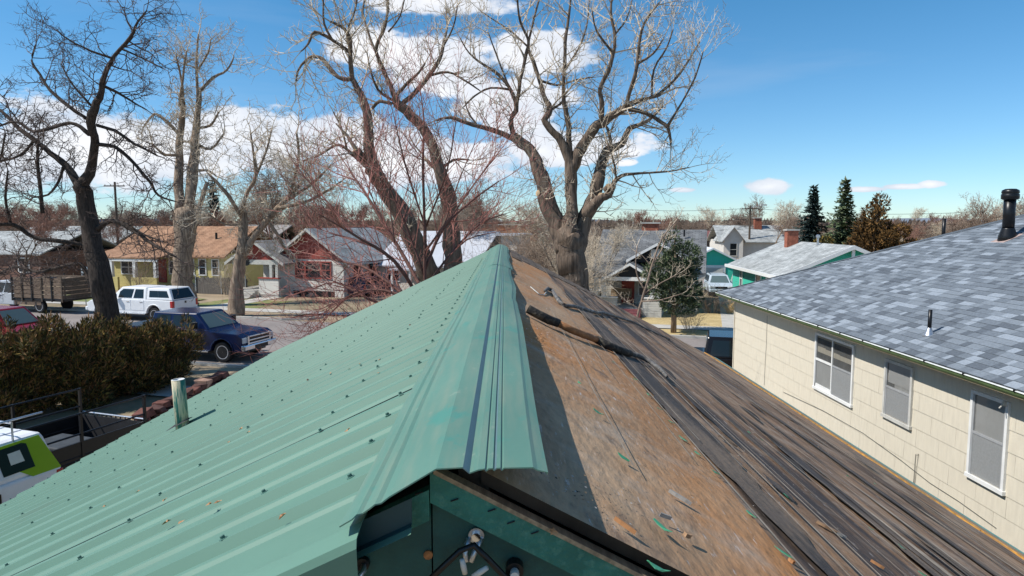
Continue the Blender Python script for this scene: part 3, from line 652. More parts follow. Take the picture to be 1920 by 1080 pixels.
# roof vents
NPL = (ZE-H+.02-SL*X0, SL)
p = PL(1889, 447, NPL); fl = MB(); fl.lathe([(.19,-.13),(.17,.06),(.125,.20),(.122,.22)], 20)
v = fl.build('flue_pipe', m_black, nb, smooth=True); v.location = p-np_; v['label'] = 'tall black capped flue pipe'
mb = MB(); mb.lathe([(.112,.2),(.112,.86)], 20); mb.build('flue_shaft', m_black, v, smooth=True)
mb = MB(); mb.lathe([(.13,.82),(.165,.84),(.168,.93),(.15,.95),(.165,.97),(.155,1.02),(.10,1.05),(.01,1.055)], 20); mb.build('flue_cap', m_black, v, smooth=True)
mb = MB(); mb.hexa([(-.22,-.2,-.22*SL+.008),(.2,-.2,.2*SL+.008),(.2,.2,.2*SL+.008),(-.22,.2,-.22*SL+.008),(-.22,-.2,-.22*SL+.016),(.2,-.2,.2*SL+.016),(.2,.2,.2*SL+.016),(-.22,.2,-.22*SL+.016)]); mb.build('flashing', M('copper_flashing', (.36,.27,.24), .7, .3, 12), v)
p = PL(1742, 627, NPL); mb = MB(); mb.lathe([(.031,-.03),(.031,.42),(.026,.42),(.026,.38)], 14); v = mb.build('plumbing_vent', m_black, nb, smooth=True); v.location = p-np_
mb = MB(); mb.lathe([(.11,-.045),(.085,.0),(.05,.07),(.036,.11),(.033,.115)], 18); mb.build('lead_boot', m_galv, v, smooth=True)
q = Vector((X0+4.35, YC-4.35+.5, zrf(4.35)-.5*SL-.1)); r_ = ray(1769, 440); q = Vector((r_.x*17.0/r_.y, 17.0, 0)); q.z = zrf(YC-17.0)-.15
mb = MB(); mb.lathe([(.042,-.05),(.042,.62),(.034,.62),(.034,.5)], 14); v = mb.build('plumbing_vent', m_black, nb, smooth=True); v.location = q-np_
# dangling wires on the cream wall
m_wire = M('thin_wire', (.10,.10,.09), .6, 0)
def wallwire(pts, label):
    mb = MB(); vv = []
    for px, py in pts:
        y, z = W(px, py); vv.append((XW-.02, y, z))
    mb.tube(vv, .0045, 5); tag(mb.build('wire', m_wire), label, 'wire')
wallwire([(1440,592),(1438,650),(1436,680),(1434,722)], 'straight wire running down the cream wall near its far corner')
wallwire([(1470,735),(1545,770),(1620,812),(1690,862),(1745,905),(1800,940),(1870,990)], 'loose wire sagging along the foot of the cream wall')
wallwire([(1715,905),(1719,852),(1724,851),(1717,908)], 'narrow bent wire hoop sticking up against the cream wall')
y, z = W(1893, 757); t = thing('wall_bracket', 'small white bracket at the top corner of the nearest cream house window', 'bracket', (XW-.05, y, z))
MB().box(-.05,.05,-.015,.015,-.03,.03).build('bracket_plate', m_offwhite, t); mb = MB(); mb.tube([(-.03,0,0),(-.12,-.04,-.05)], .009, 6); mb.build('bracket_arm', m_offwhite, t)

# ---------------------------------------------------------------- things lying on the bare slope
def rtube(name, pts, rads, mats, label, cat, zoff=0):
    vv = []
    for (px, py), r in zip(pts, rads):
        p = PL(px, py, (RP[0]+r*1.1+.012, RP[1])); vv.append(p)
    mb = MB(); mb.tube(vv, rads, 9)
    return tag(mb.build(name, mats, smooth=True), label, cat), vv
root = thing('conduit_pipe', 'broken pipe with charred ends and rusty orange middle lying on stripped slope', 'pipe', PL(1090, 625, RP))
def cpart(nm, pts, rads, m, open_=False):
    vv = [PL(px, py, (RP[0]+.045, RP[1]))-Vector(root.location) for px, py in pts]
    mb = MB(); mb.tube(vv, rads, 10, cap=not open_); return mb.build(nm, m, root, smooth=True)
m_char = M('charred_tape', (.022,.02,.018), .8, .4, 30, c2=(.10,.085,.06), thr=(.5,.7), bump=.5, bscale=60)
cpart('charred_sleeve', [(990,579),(1010,590),(1030,600),(1047,606)], [.026,.027,.027,.026], m_char, True)
cpart('rusty_core', [(1044,605),(1070,618),(1095,628),(1120,637)], [.022,.022,.022,.022], M('orange_rust', (.30,.14,.06), .85, .25, 20, bump=.3))
cpart('charred_sleeve', [(1118,636),(1140,648),(1165,658),(1182,663)], [.026,.027,.025,.022], m_char)
cpart('frayed_cable', [(1180,662),(1200,668),(1222,680),(1240,694),(1250,706)], [.016,.018,.016,.013,.01], M('frayed_sheath', (.12,.115,.11), .8, .5, 40))
rtube('service_cable', [(1022,545),(1027,541),(1036,545),(1042,556),(1050,567),(1060,573),(1075,574),(1095,579),(1120,587),(1130,586),(1150,592),(1185,603),(1215,618),(1255,636)], [.016,.018,.018,.018,.018,.018,.017,.017,.018,.019,.016,.015,.014,.012], M('grey_cable', (.10,.095,.09), .7, .5, 14, c2=(.30,.29,.28), thr=(.5,.7)), 'grey frayed service cable snaking down the far part of stripped slope', 'cable')
rtube('loose_strap', [(995,538),(1010,551),(1020,553),(1026,545)], [.005]*4, m_offwhite, 'pale thin strap tied to the end of the grey cable', 'strap')
# splinters, sheet-metal scraps, leaves
def lie(px, py, plane, dz=.012): return PL(px, py, (plane[0]+dz, plane[1]))
m_spl = M('split_wood', (.34,.21,.12), .85, .3, 20, stretch=(1,8,1)); m_orange = M('orange_splinter', (.36,.17,.07), .8, .2, 20); m_greyw = M('grey_splinter', (.33,.31,.28), .85, .2, 30); m_chip = M('green_scrap', (.06,.27,.15), .45, .2, 30); m_dryleaf = M('dry_leaf', (.42,.24,.12), .85, .3, 20)
rollR = math.atan(-RP[1]); rollL = -math.atan(LP[1])
def stick(px, py, L, wd, az, m, label, th=.012):
    p = lie(px, py, RP, th/2+.014); L *= .48; wd *= .6; th *= .7; rn = random.Random(px); mb = MB()
    a = [(-L/2,-wd/2*.4),(-L*.2,-wd/2),(L*.25,-wd/2*.8),(L/2,-wd*.1),(L*.3,wd/2*.7),(-L*.1,wd/2),(-L*.42,wd*.4)]
    mb.prism(a, 'z', -th/2, th/2); o = mb.build('wood_splinter', m, None); tag(o, label, 'splinter', 'wood splinters on the stripped slope')
    o.location = p; o.rotation_euler = (Matrix.Rotation(rollR, 3, 'Y')@Matrix.Rotation(R(az), 3, 'Z')).to_euler(); return o
stick(1365,827,.20,.035,-28,m_darkwood,'dark splinter with fine slivers, upper middle of the stripped slope')
stick(1554,990,.20,.045,-8,m_spl,'split board end with a pale grain, large, low on the stripped slope')
stick(1572,1000,.12,.03,-8,m_greyw,'grey sliver touching the split board end')
stick(1275,932,.13,.016,-18,m_greyw,'grey sliver on the tan felt beside the black felt course')
stick(1172,985,.10,.008,-30,m_orange,'bright orange sliver beside the dark shadow of ridge cap')
stick(1645,1058,.09,.014,-25,m_orange,'orange-tipped sliver nearest the bottom edge of stripped slope')
stick(1485,1052,.035,.028,10,m_orange,'small square orange chip low on the black felt course')
stick(1290,1003,.05,.025,40,m_spl,'short brown chip in the middle of the tan felt')
stick(1248,968,.07,.01,20,m_greyw,'thin pale sliver lying on the tan felt')
for k, (px, py, s_) in enumerate(((1120,775,.05),(1168,861,.055),(1238,989,.06),(1408,967,.06),(1477,934,.05),(1470,1040,.07),(1341,888,.045),(1307,852,.05),(1281,825,.06),(1236,768,.03),(1258,793,.04),(1215,741,.035),(1404,812,.03),(1428,826,.025),(1632,993,.04),(1690,1028,.04),(1728,1078,.05),(1085,720,.025),(1190,712,.035),(1150,680,.03),(1230,1068,.05),(1590,894,.03),(1640,908,.02))):
    rn = random.Random(k); s_ *= .55; mb = MB(); n = 7; pts = [(s_*(.55+.3*rn.random())*math.cos(2*math.pi*j/n), s_*.5*(.35+.25*rn.random())*math.sin(2*math.pi*j/n)) for j in range(n)]
    vs = [(x, y, .004+.012*(x/s_)**2*rn.random()) for x, y in pts]; mb.add(vs+[(x, y, z-.0015) for x, y, z in vs], [tuple(range(n)), tuple(range(2*n-1, n-1, -1))]+[(j, n+j, n+(j+1) % n, (j+1) % n) for j in range(n)])
    o = tag(mb.build('metal_scrap', m_chip), 'small bent green sheet-metal scrap lying on stained felt', 'scrap', 'green metal scraps on the stripped slope')
    o.location = lie(px, py, RP, .016); o.rotation_euler = (Matrix.Rotation(rollR, 3, 'Y')@Matrix.Rotation(rn.uniform(-.9, .3), 3, 'Z')).to_euler()
def leafmesh(rn, s_):
    mb = MB(); n = 9; pts = [(s_*(.5 if j % 2 else 1)*rn.uniform(.7, 1)*math.cos(2*math.pi*j/n), s_*(.4 if j % 2 else .75)*rn.uniform(.7, 1)*math.sin(2*math.pi*j/n), s_*rn.uniform(.0, .5)) for j in range(n)]
    mb.add(pts+[(0,0,s_*.1)], [(j, (j+1) % n, n) for j in range(n)]); return mb
for k, (px, py, s_) in enumerate(((530,970,.010),(735,843,.008),(395,946,.011),(409,943,.010),(340,980,.010),(310,938,.011),(314,980,.012),(620,700,.01),(655,692,.01),(452,805,.012),(466,811,.012),(652,808,.010),(430,829,.010),(258,923,.010),(710,700,.008),(196,950,.010),(712,675,.009),(675,683,.009))):
    rn = random.Random(50+k); o = tag(leafmesh(rn, s_*1.3).build('dry_leaf', m_dryleaf), 'tiny curled tan leaf lying on the green metal slope', 'leaf', 'dry leaves on the green metal')
    o.location = PL(px, py, (LP[0]+.026, LP[1])); o.rotation_euler = (Matrix.Rotation(rollL, 3, 'Y')@Matrix.Rotation(rn.uniform(0, 6), 3, 'Z')).to_euler()
p = P(1036, 997, YG-.04); rn = random.Random(77); o = tag(leafmesh(rn, .013).build('dry_leaf', m_dryleaf), 'crumpled tan leaf caught on the edge of dark green rake board', 'leaf'); o.location = p; o.rotation_euler = (1.0, .3, .4)
# leaf litter and crumbs nobody could count
rn = random.Random(9); mb = MB()
def crumb(px, py, s_, mi, plane=RP):
    p = lie(px, py, plane, .015)
    if p.y < YN+.1 or p.x > .5: return
    s_ *= .6; a = rn.uniform(0, 6); e = .5*s_
    q = [Vector((math.cos(a+g)*s_*rn.uniform(.4, 1), math.sin(a+g)*s_*rn.uniform(.4, 1), rn.uniform(0, s_*.5))) for g in (0, 1.6, 3.1, 4.7)]
    m3 = Matrix.Rotation(rollR if plane is RP else rollL, 3, 'Y'); mb.add([tuple(p+m3@v_) for v_ in q], [(0,1,2,3)], mi)
for k in range(120):
    t = rn.random(); crumb(975+t*45+rn.gauss(0, 8), 598+t*60+rn.gauss(0, 14), rn.uniform(.007, .02), 0)
for k in range(70): crumb(968+rn.gauss(0, 8), 505+rn.gauss(0, 10), rn.uniform(.02, .04), 0)
for k in range(420): crumb(1000+rn.gauss(0, 60)+ (rn.random()*130), 905+rn.gauss(0, 30)+rn.random()*110, rn.uniform(.003, .009), rn.choice((0,1,1,2)))
for k in range(1500):
    y = YN+.1+(YF-YN-.3)*rn.random()**1.5; x = rn.uniform(.1, XR-.2); s_ = rn.uniform(.002, .006) if y < 5 else rn.uniform(.004, .012)
    p = Vector((x, y, zr(x)+.018)); a = rn.uniform(0, 6); m3 = Matrix.Rotation(rollR, 3, 'Y')
    mb.add([tuple(p+m3@Vector((math.cos(a+g)*s_*rn.uniform(.3, 1.3), math.sin(a+g)*s_*rn.uniform(.3, 1), rn.uniform(0, s_*.5)))) for g in (0,1.6,3.1,4.7)], [(0,1,2,3)], rn.choice((0,1,2,2,3)))
o = mb.build('leaf_litter', [m_dryleaf, m_darkwood, m_greyw, m_spl]); o['kind'] = 'stuff'; o['label'] = 'dry leaf litter and crumbs scattered over the stripped slope'; o['category'] = 'litter'
# ---------------------------------------------------------------- vehicles (x forward, y left, z up)
m_alloy = M('alloy_wheel', (.55,.55,.57), .35, .08, 9, metal=.25)
def arch(cx, r, z0, n=9):                   # wheel-arch points, front to rear along the sill
    return [(cx+r*math.cos(math.pi*k/n), z0+r*math.sin(math.pi*k/n)) for k in range(n+1)]
def wheelset(root, xs, W_, r, rim_m, tw=.25):
    tm = MB(); tm.lathe([(r*.62,-tw/2),(r*.93,-tw/2),(r,-tw*.36),(r,tw*.36),(r*.93,tw/2),(r*.62,tw/2)], 24, axis='y')
    rm = MB(); rm.lathe([(.01,-tw*.12),(r*.60,-tw*.14)], 24, axis='y', mi=1); rm.lathe([(r*.56,-tw*.15),(r*.60,-tw*.5),(r*.66,-tw*.51),(r*.665,-tw*.3)], 24, axis='y', mi=0); rm.lathe([(.01,-tw*.5),(r*.17,-tw*.48),(r*.2,-tw*.3)], 14, axis='y', mi=0)
    for k in range(6):
        a = math.pi*k/3; c, s_ = math.cos(a), math.sin(a); q = [(r*.15, .036),(r*.60, .058),(r*.60,-.058),(r*.15,-.036)]
        lo = [(x*c-z*s_, -tw*.47, x*s_+z*c) for x, z in q]; hi = [(x*c-z*s_, -tw*.3, x*s_+z*c) for x, z in q]; rm.hexa(lo+hi, 0)
    t0 = r0 = None
    for x in xs:
        for sd in (-1, 1):
            if t0 is None:
                t0 = tm.build('wheel', m_tyre, root, smooth=False, bevel=.01); r0 = rm.build('rim', [m_alloy, m_black], t0); fixn(r0)
                wo = t0
            else:
                wo = t0.copy(); C.objects.link(wo); wo.parent = root; rr = r0.copy(); C.objects.link(rr); rr.parent = wo
            wo.location = (x, sd*(W_/2-tw*.5-.01), r); wo.rotation_euler = (0, 0, 0 if sd < 0 else math.pi)
def frust(x0, x1, x2, x3, zb, zt, wb, wt):
    """cabin: base x0..x1 at zb, top x2..x3 at zt, half widths wb and wt; returns a mesh builder and face-point functions"""
    mb = MB(); mb.hexa([(x0,-wb,zb),(x1,-wb,zb),(x1,wb,zb),(x0,wb,zb),(x2,-wt,zt),(x3,-wt,zt),(x3,wt,zt),(x2,wt,zt)])
    def side(u, v, s, o=0): 
        xa = x0+(x2-x0)*v; xb = x1+(x3-x1)*v; return ((xa+(xb-xa)*u), s*(wb+(wt-wb)*v+o), zb+(zt-zb)*v)
    def front(u, v, o=0): return (x1+(x3-x1)*v+o, (wb+(wt-wb)*v)*(2*u-1), zb+(zt-zb)*v)
    def rear(u, v, o=0): return (x0+(x2-x0)*v-o, (wb+(wt-wb)*v)*(2*u-1), zb+(zt-zb)*v)
    return mb, side, front, rear
def pane(root, fn, q, m=None, name='window', th=.010):
    mb = MB(); lo = [fn(u, v, -.004) for u, v in q]; hi = [fn(u, v, th) for u, v in q]; n = len(q)
    mb.add(lo+hi, [tuple(range(n)), tuple(range(2*n-1, n-1, -1))]+[(i, n+i, n+(i+1) % n, (i+1) % n) for i in range(n)])
    return fixn(mb.build(name, m or m_carglass, root))
def sidepanes(root, side, list_, m=None):
    for s in (-1, 1):
        for q in list_: pane(root, lambda u, v, o, s=s: side(u, v, s, o), q, m)
def paint(name, c, rough=.22): return M(name, c, rough, .04, 3, coat=.1, spec=.3)
def bx(root, name, m, *b, bevel=0): return MB().box(*b).build(name, m, root, bevel=bevel)
def doors(root, W_, list_, m, hand):
    for s in (-1, 1):
        for x0, x1, z0, z1 in list_:
            y = s*W_/2; d = bx(root, 'door', m, x0, x1, min(y-s*.02, y+s*.012), max(y-s*.02, y+s*.012), z0, z1, bevel=.008)
            bx(d, 'handle', hand, x0+.08, x0+.28, min(y, y+s*.03), max(y, y+s*.03), z1-.13, z1-.09)
# pickup trucks
def pickup(name, label, loc, hd, col, wf, wr, L0, L1, hood, belt, zt, cab, bed, topper, grille, r=.40, W_=2.0, crew=True):
    t = thing(name, label, 'pickup truck', loc, hd); m = paint(name+'_paint', col); z0 = .45
    prof = [(L0, .62), (L0, belt-.02), (bed, belt), (cab[1], belt), (cab[1]+.1, hood), (L1-.25, hood-.07), (L1, hood-.22), (L1, .55)]
    bot = [(wf+.52, z0)]+[(x, z) for x, z in arch(wf, .50, z0)]+[(wr+.52, z0)]+[(x, z) for x, z in arch(wr, .50, z0)]
    poly = prof+[(L1-.1, z0)]+bot[1:11]+bot[12:]+[(L0+.05, z0)]
    fixn(MB().prism(poly, 'y', -W_/2, W_/2).build('body', m, t, bevel=.035))
    bx(t, 'underbody', m_black, L0+.25, L1-.3, -W_/2+.12, W_/2-.12, .32, .72)
    x0, x1 = cab[0], cab[1]; mb, side, front, rear = frust(x0, x1, x0+.10, x1-.72, belt-.01, zt, W_/2-.04, W_/2-.24); mb.build('cab', m, t, bevel=.05)
    tot = x1-x0
    if crew: sidepanes(t, side, [[(.07,.12),(.36,.12),(.40,.84),(.10,.84)], [(.41,.12),(.80,.12),(.90,.62),(.86,.84),(.46,.84)]])
    else: sidepanes(t, side, [[(.10,.1),(.80,.1),(.93,.62),(.86,.84),(.12,.84)]])
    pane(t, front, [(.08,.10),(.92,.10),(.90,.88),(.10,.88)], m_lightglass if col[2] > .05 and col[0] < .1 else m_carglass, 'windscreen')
    pane(t, rear, [(.10,.15),(.90,.15),(.88,.82),(.12,.82)])
    dl = [(x0+.12, x0+tot*.40, .62, belt-.03), (x0+tot*.41, x1-.30, .62, belt-.03)] if crew else [(x0+.2, x1-.25, .62, belt-.03)]
    doors(t, W_, dl, m, m_chrome)
    if topper:
        mb, s2, f2, r2 = frust(L0+.03, x0-.03, L0+.36, x0-.02, belt+.002, zt-.02, W_/2-.05, W_/2-.20); mb.build('topper', m, t, bevel=.05)
        sidepanes(t, s2, [[(.10,.22),(.52,.22),(.52,.78),(.13,.78)], [(.53,.22),(.90,.22),(.90,.78),(.53,.78)]]); pane(t, r2, [(.07,.08),(.93,.08),(.90,.90),(.10,.90)])
    else:
        bx(t, 'bed_opening', m_black, L0+.1, x0-.06, -W_/2+.1, W_/2-.1, belt-.05, belt+.008)
    for s in (-1, 1):
        y0, y1 = sorted((s*(W_/2-.02), s*(W_/2-.30))); bx(t, 'headlight', m_lightlens, L1-.06, L1+.02, y0, y1, hood-.44, hood-.22, bevel=.02)
        y0, y1 = sorted((s*(W_/2+.008), s*(W_/2-.16))); bx(t, 'tail_light', m_red, L0-.015, L0+.16, y0, y1, belt-.42, belt-.04, bevel=.015)
        y0, y1 = sorted((s*(W_/2+.04), s*(W_/2+.27))); bx(t, 'mirror', m_black if col[0] < .1 else m, x1-.62, x1-.42, y0, y1, belt+.04, belt+.32, bevel=.03)
        y0, y1 = sorted((s*(W_/2-.06), s*(W_/2+.10))); bx(t, 'running_board', m_chrome if col[0] < .1 else m_galv, wr+.55, wf-.6, y0, y1, .40, .46, bevel=.01)
        for xc in (wf, wr):
            mb = MB(); pts = [(xc+.53*math.cos(g), s*(W_/2+.005), .45+.53*math.sin(g)) for g in [math.pi*k/10 for k in range(11)]]; mb.tube(pts, .035, 6); mb.build('fender_flare', m, t, smooth=True)
    g = bx(t, 'grille', m_black, L1-.04, L1+.035, -W_/2+.31, W_/2-.31, hood-.62, hood-.17, bevel=.02)
    if grille:
        for z in (hood-.62, hood-.50, hood-.37, hood-.22): bx(g, 'grille_bar', m_chrome, L1+.02, L1+.07, -W_/2+.31, W_/2-.31, z, z+.055, bevel=.012)
        for y in (-W_/2+.29, W_/2-.37): bx(g, 'grille_bar', m_chrome, L1+.02, L1+.075, y, y+.09, hood-.64, hood-.15, bevel=.012)
    bx(t, 'front_bumper', m_chrome if grille else m, L1-.05, L1+.16, -W_/2-.01, W_/2+.01, .50, .74, bevel=.05)
    bx(t, 'bumper_vent', m_black, L1+.15, L1+.168, -.42, .42, .54, .68)
    bx(t, 'rear_bumper', m_galv, L0-.16, L0+.03, -W_/2+.02, W_/2-.02, .50, .68, bevel=.03)
    bx(t, 'tailgate', m, L0-.02, L0+.02, -W_/2+.19, W_/2-.19, .70, belt-.03, bevel=.012)
    bx(t, 'tailgate_latch', m_black, L0-.03, L0, -.07, .07, belt-.22, belt-.10)
    wheelset(t, (wf, wr), W_, r, m_chrome); return t
m_lightlens = M('lamp_lens', (.6,.62,.63), .12, .1, 20, spec=.7); m_red = M('red_lens', (.40,.012,.015), .15, .1, 20, spec=.7)
def onroad(px, py): p = G(px, py, .0); return p
# white pickup facing west on the far side
a, b = onroad(190, 598), onroad(299, 602.5); mid = (a+b)/2+nv*.85
pickup('white_pickup', 'white crew cab pickup with matching topper parked across the street', mid, SA+math.pi, (.78,.79,.80), 1.86, -1.86, -3.15, 2.9, 1.18, 1.24, 1.92, (-1.30, 1.25), -1.3, True, False)
# blue pickup facing east on the near side
a = onroad(418, 680)+nv*.95
pickup('blue_pickup', 'dark blue pickup with chrome grille parked on the street behind hedge', a-sv*2.0+nv*.05, SA, (.005,.013,.058), 2.0, -1.95, -3.35, 2.95, 1.24, 1.30, 1.93, (-1.55, 1.35), -1.5, False, True, r=.42, W_=2.05)
# black pickup by the cream house
c = S(*(sn(P(1352, 650, 23.2))[0]+.75, -RW+1.35)); c.z = 0
pickup('black_pickup', 'black pickup truck half hidden behind the corner of cream house', c, SA, (.008,.008,.010), 1.86, -1.86, -3.0, 2.9, 1.2, 1.26, 1.92, (-1.3, 1.25), -1.3, False, False)
# red minivan
def wagon(name, label, loc, hd, col, L, W_, belt, zt, hood, glassm=None, rack=False, cat='car', nose=1.1, sl=.75, wheels=.33):
    t = thing(name, label, cat, loc, hd); m = paint(name+'_paint', col); wf, wr = L/2-.92, -L/2+.88; z0 = .30
    poly = [(-L/2, .5), (-L/2+.03, belt), (L/2-nose-.45, belt), (L/2-nose+.2, hood+.02), (L/2-.2, hood-.14), (L/2, hood-.3), (L/2, .35)]
    poly += arch(wf, .40, z0)+arch(wr, .40, z0)+[(-L/2+.08, z0)]
    fixn(MB().prism(poly, 'y', -W_/2, W_/2).build('body', m, t, bevel=.05))
    x0, x1 = -L/2+.06, L/2-nose+.1
    mb, side, front, rear = frust(x0, x1, x0+.22, x1-sl, belt-.01, zt, W_/2-.05, W_/2-.24); mb.build('cabin', m, t, bevel=.06)
    sidepanes(t, side, [[(.03,.14),(.28,.14),(.28,.84),(.06,.84)], [(.31,.14),(.55,.14),(.57,.84),(.31,.84)], [(.59,.14),(.84,.14),(.88,.60),(.84,.84),(.61,.84)]], glassm)
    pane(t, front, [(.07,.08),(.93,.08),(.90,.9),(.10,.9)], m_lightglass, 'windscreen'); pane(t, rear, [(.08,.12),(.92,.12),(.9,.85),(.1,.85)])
    doors(t, W_, [(x0+(x1-x0)*.30, x0+(x1-x0)*.56, .42, belt-.03), (x0+(x1-x0)*.57, x1-.25, .42, belt-.03)], m, m_black)
    for s in (-1, 1):
        y0, y1 = sorted((s*(W_/2-.05), s*(W_/2-.42))); bx(t, 'headlight', m_lightlens, L/2-.07, L/2+.012, y0, y1, hood-.34, hood-.18, bevel=.02)
        y0, y1 = sorted((s*(W_/2+.005), s*(W_/2-.15))); bx(t, 'tail_light', m_red, -L/2-.012, -L/2+.12, y0, y1, belt-.32, belt, bevel=.015)
        y0, y1 = sorted((s*(W_/2+.02), s*(W_/2+.2))); bx(t, 'mirror', m, x1-.55, x1-.42, y0, y1, belt+.03, belt+.18, bevel=.02)
        if rack: mb = MB(); mb.tube([(x0+.4, s*(W_/2-.30), zt+.0), (x0+.5, s*(W_/2-.30), zt+.06), (x1-1.1, s*(W_/2-.30), zt+.06), (x1-1.0, s*(W_/2-.30), zt)], .018, 6); mb.build('roof_rail', m_black, t)
    bx(t, 'grille', m_black, L/2-.02, L/2+.015, -W_/2+.45, W_/2-.45, hood-.36, hood-.2); bx(t, 'bumper', m, L/2-.1, L/2+.07, -W_/2+.02, W_/2-.02, .34, .56, bevel=.05)
    wheelset(t, (wf, wr), W_, wheels, m_galv, .2); return t
c = S(sn(P(35, 600, 32.4))[0], -RW+1.25)
t = wagon('red_minivan', 'red minivan with a sun-faded roof parked behind the juniper hedge', c, SA, (.20,.008,.014), 4.75, 1.9, 1.02, 1.74, .98, cat='minivan', rack=False)
for x in (-1.9, .45):
    mb = MB(); mb.tube([(x,.5,1.72),(x+.25,.52,2.0)], .006, 5); mb.build('antenna', m_galv, t)
# pale car and old green car in the far driveway
c = G(1346, 556); wagon('silver_car', 'pale silver car with roof rack parked nose-out in the far driveway', c+Vector((.6,2.0,0)), SA-math.pi/2+R(6), (.48,.55,.60), 4.5, 1.8, .95, 1.55, .98, rack=True)
c = G(1397, 553); wagon('sage_car', 'old sage green car beside teal garage', c+Vector((.6,2.6,0)), SA-math.pi/2-R(4), (.26,.34,.30), 4.6, 1.8, .92, 1.62, .95, m_lightglass, nose=1.3)
c = G(700, 520); wagon('dark_blue_car', 'dark blue car glimpsed behind red-twigged tree', G(692,553), SA+math.pi/2, (.02,.03,.07), 4.5, 1.8, .95, 1.5, .95)
c = G(520, 548)
# stake-bed truck on the far side
a = onroad(52, 586); t = thing('stake_truck', 'stake-bed truck with tall weathered wooden sides parked far left', 'truck', a+nv*1.0+sv*0, SA+math.pi)
m_stk = M('weathered_boards', (.17,.12,.085), .9, .35, 5, stretch=(1,1,4)); m_sil = paint('silver_cab', (.50,.52,.54))
mb, side, front, rear = frust(1.15, 3.2, 1.25, 2.6, 1.15, 1.95, .93, .78); fixn(MB().prism([(1.1,.5),(1.1,1.18),(3.2,1.16),(4.4,1.08),(4.6,.9),(4.6,.45)]+arch(3.5,.45,.45)+[(1.1,.45)], 'y', -.98, .98).build('cab_body', m_sil, t, bevel=.05)); mb.build('cab', m_sil, t, bevel=.06)
sidepanes(t, side, [[(.06,.1),(.42,.1),(.42,.85),(.10,.85)], [(.47,.1),(.84,.1),(.90,.6),(.85,.85),(.47,.85)]]); doors(t, 1.96, [(2.0,3.0,.6,1.14)], m_sil, m_black); pane(t, front, [(.08,.08),(.92,.08),(.9,.9),(.1,.9)], None, 'windscreen')
bx(t, 'bed_floor', m_blackmetal, -3.1, 1.0, -1.1, 1.1, .78, .90)
for s in (-1, 1):
    for k in range(5):
        z = .95+k*.26; y0, y1 = sorted((s*1.08, s*1.12)); bx(t, 'side_board', m_stk, -3.1, 1.0, y0, y1, z, z+.23)
    for k in range(6): y0, y1 = sorted((s*1.13, s*1.17)); x = -3.05+k*.8; bx(t, 'stake', m_blackmetal if k % 2 else m_darkwood, x, x+.09, y0, y1, .75, 2.35)
    y0, y1 = sorted((s*.72, s*1.06)); bx(t, 'fender_panel', m_stk, -1.2, .95, y0, y1, .5, .78)
for k in range(5): bx(t, 'rear_board', m_darkwood, -3.14, -3.1, -1.07, 1.07, .95+k*.26, 1.17+k*.26)
for k in range(4): bx(t, 'front_board', m_stk, 1.0, 1.04, -1.07, 1.07, .95+k*.26, 1.17+k*.26)
rnd = random.Random(6)
for k in range(9):
    x, y = rnd.uniform(-2.6, .5), rnd.uniform(-.6, .6); s_ = rnd.uniform(.25, .45); mb = MB(); mb.lathe([(.02,0),(s_*.8,.05),(s_,s_*.6),(s_*.7,s_*1.1),(.05,s_*1.3)], 7); o = mb.build('load_lump', [m_darkwood, m_stk, m_blackmetal][k % 3], t); o.location = (x, y, 1.5+rnd.uniform(0, .4))
wheelset(t, (3.5, -1.0), 2.1, .42, m_galv)
# work van and rack trailer beside our house
vr = P(112, 846, 12.3); vdir = -math.pi/2-R(20)               # rear corner; nose points towards us
van = thing('work_van', 'white and lime green work van parked beside the green metal roof', 'van', (vr.x-dq.x*.95-dd.x*2.6, vr.y-dq.y*.95-dd.y*2.6, 0), math.atan2(-dd.y, -dd.x))
m_vw = paint('van_white', (.78,.78,.80)); m_lime = paint('van_lime', (.26,.42,.02)); m_vr = paint('van_red', (.5,.02,.03)); vt = H-3.72
vs_ = [(-2.6,.45),(-2.62,1.2),(1.2,1.18),(2.3,1.05),(2.6,.8),(2.6,.4)]+arch(1.7,.4,.35)+arch(-1.6,.4,.35)+[(-2.55,.35)]
fixn(MB().prism(vs_, 'y', -.96, .96).build('body', m_vw, van, bevel=.05))
mb, side, front, rear = frust(-2.61, 1.75, -2.42, .95, 1.17, vt, .95, .80); mb.build('roof', m_vw, van, bevel=.10)
# the visible flank is the van's left when its nose points at us
for s in (-1, 1):
    fs = lambda u, v, o, s=s: side(u, v, s, o)
    pane(van, fs, [(.0,.0),(.12,.0),(.20,.35),(.22,.62),(.30,.9),(.03,.93)], m_lime, 'lime_panel', .004)
    pane(van, fs, [(.20,.55),(.55,.60),(.55,.93),(.25,.92)], m_lime, 'lime_panel', .005)
    wq = pane(van, fs, [(.10,.22),(.23,.20),(.255,.80),(.235,.84),(.125,.86),(.105,.82)], m_carglass, 'side_window', .012)
    pane(van, fs, [(.33,.16),(.50,.14),(.52,.80),(.34,.84)], m_carglass, 'side_window', .012)
    q0, q1 = .135, .195
    pane(van, fs, [(q0,.43),(q1,.42),(q1+.006,.70),(q0+.008,.715)], M('sticker_paper', (.62,.64,.58), .6, .05, 8), 'sticker', .016)
    pane(van, fs, [(.70,.12),(.90,.12),(.95,.55),(.90,.84),(.70,.84)], None, 'side_window')
    y0, y1 = sorted((s*.955, s*.975)); bx(van, 'door_seam', m_black, -1.25, -1.24, y0, y1, .45, 1.17); bx(van, 'red_stripe', m_vr, -2.55, 1.0, y0, y1, .55, .70); bx(van, 'fuel_door', m_black, -1.52, -1.34, y0, y1, .86, 1.06)
    y0, y1 = sorted((s*.80, s*.965)); bx(van, 'tail_light', m_red, -2.64, -2.5, y0, y1, .75, 1.15, bevel=.02)
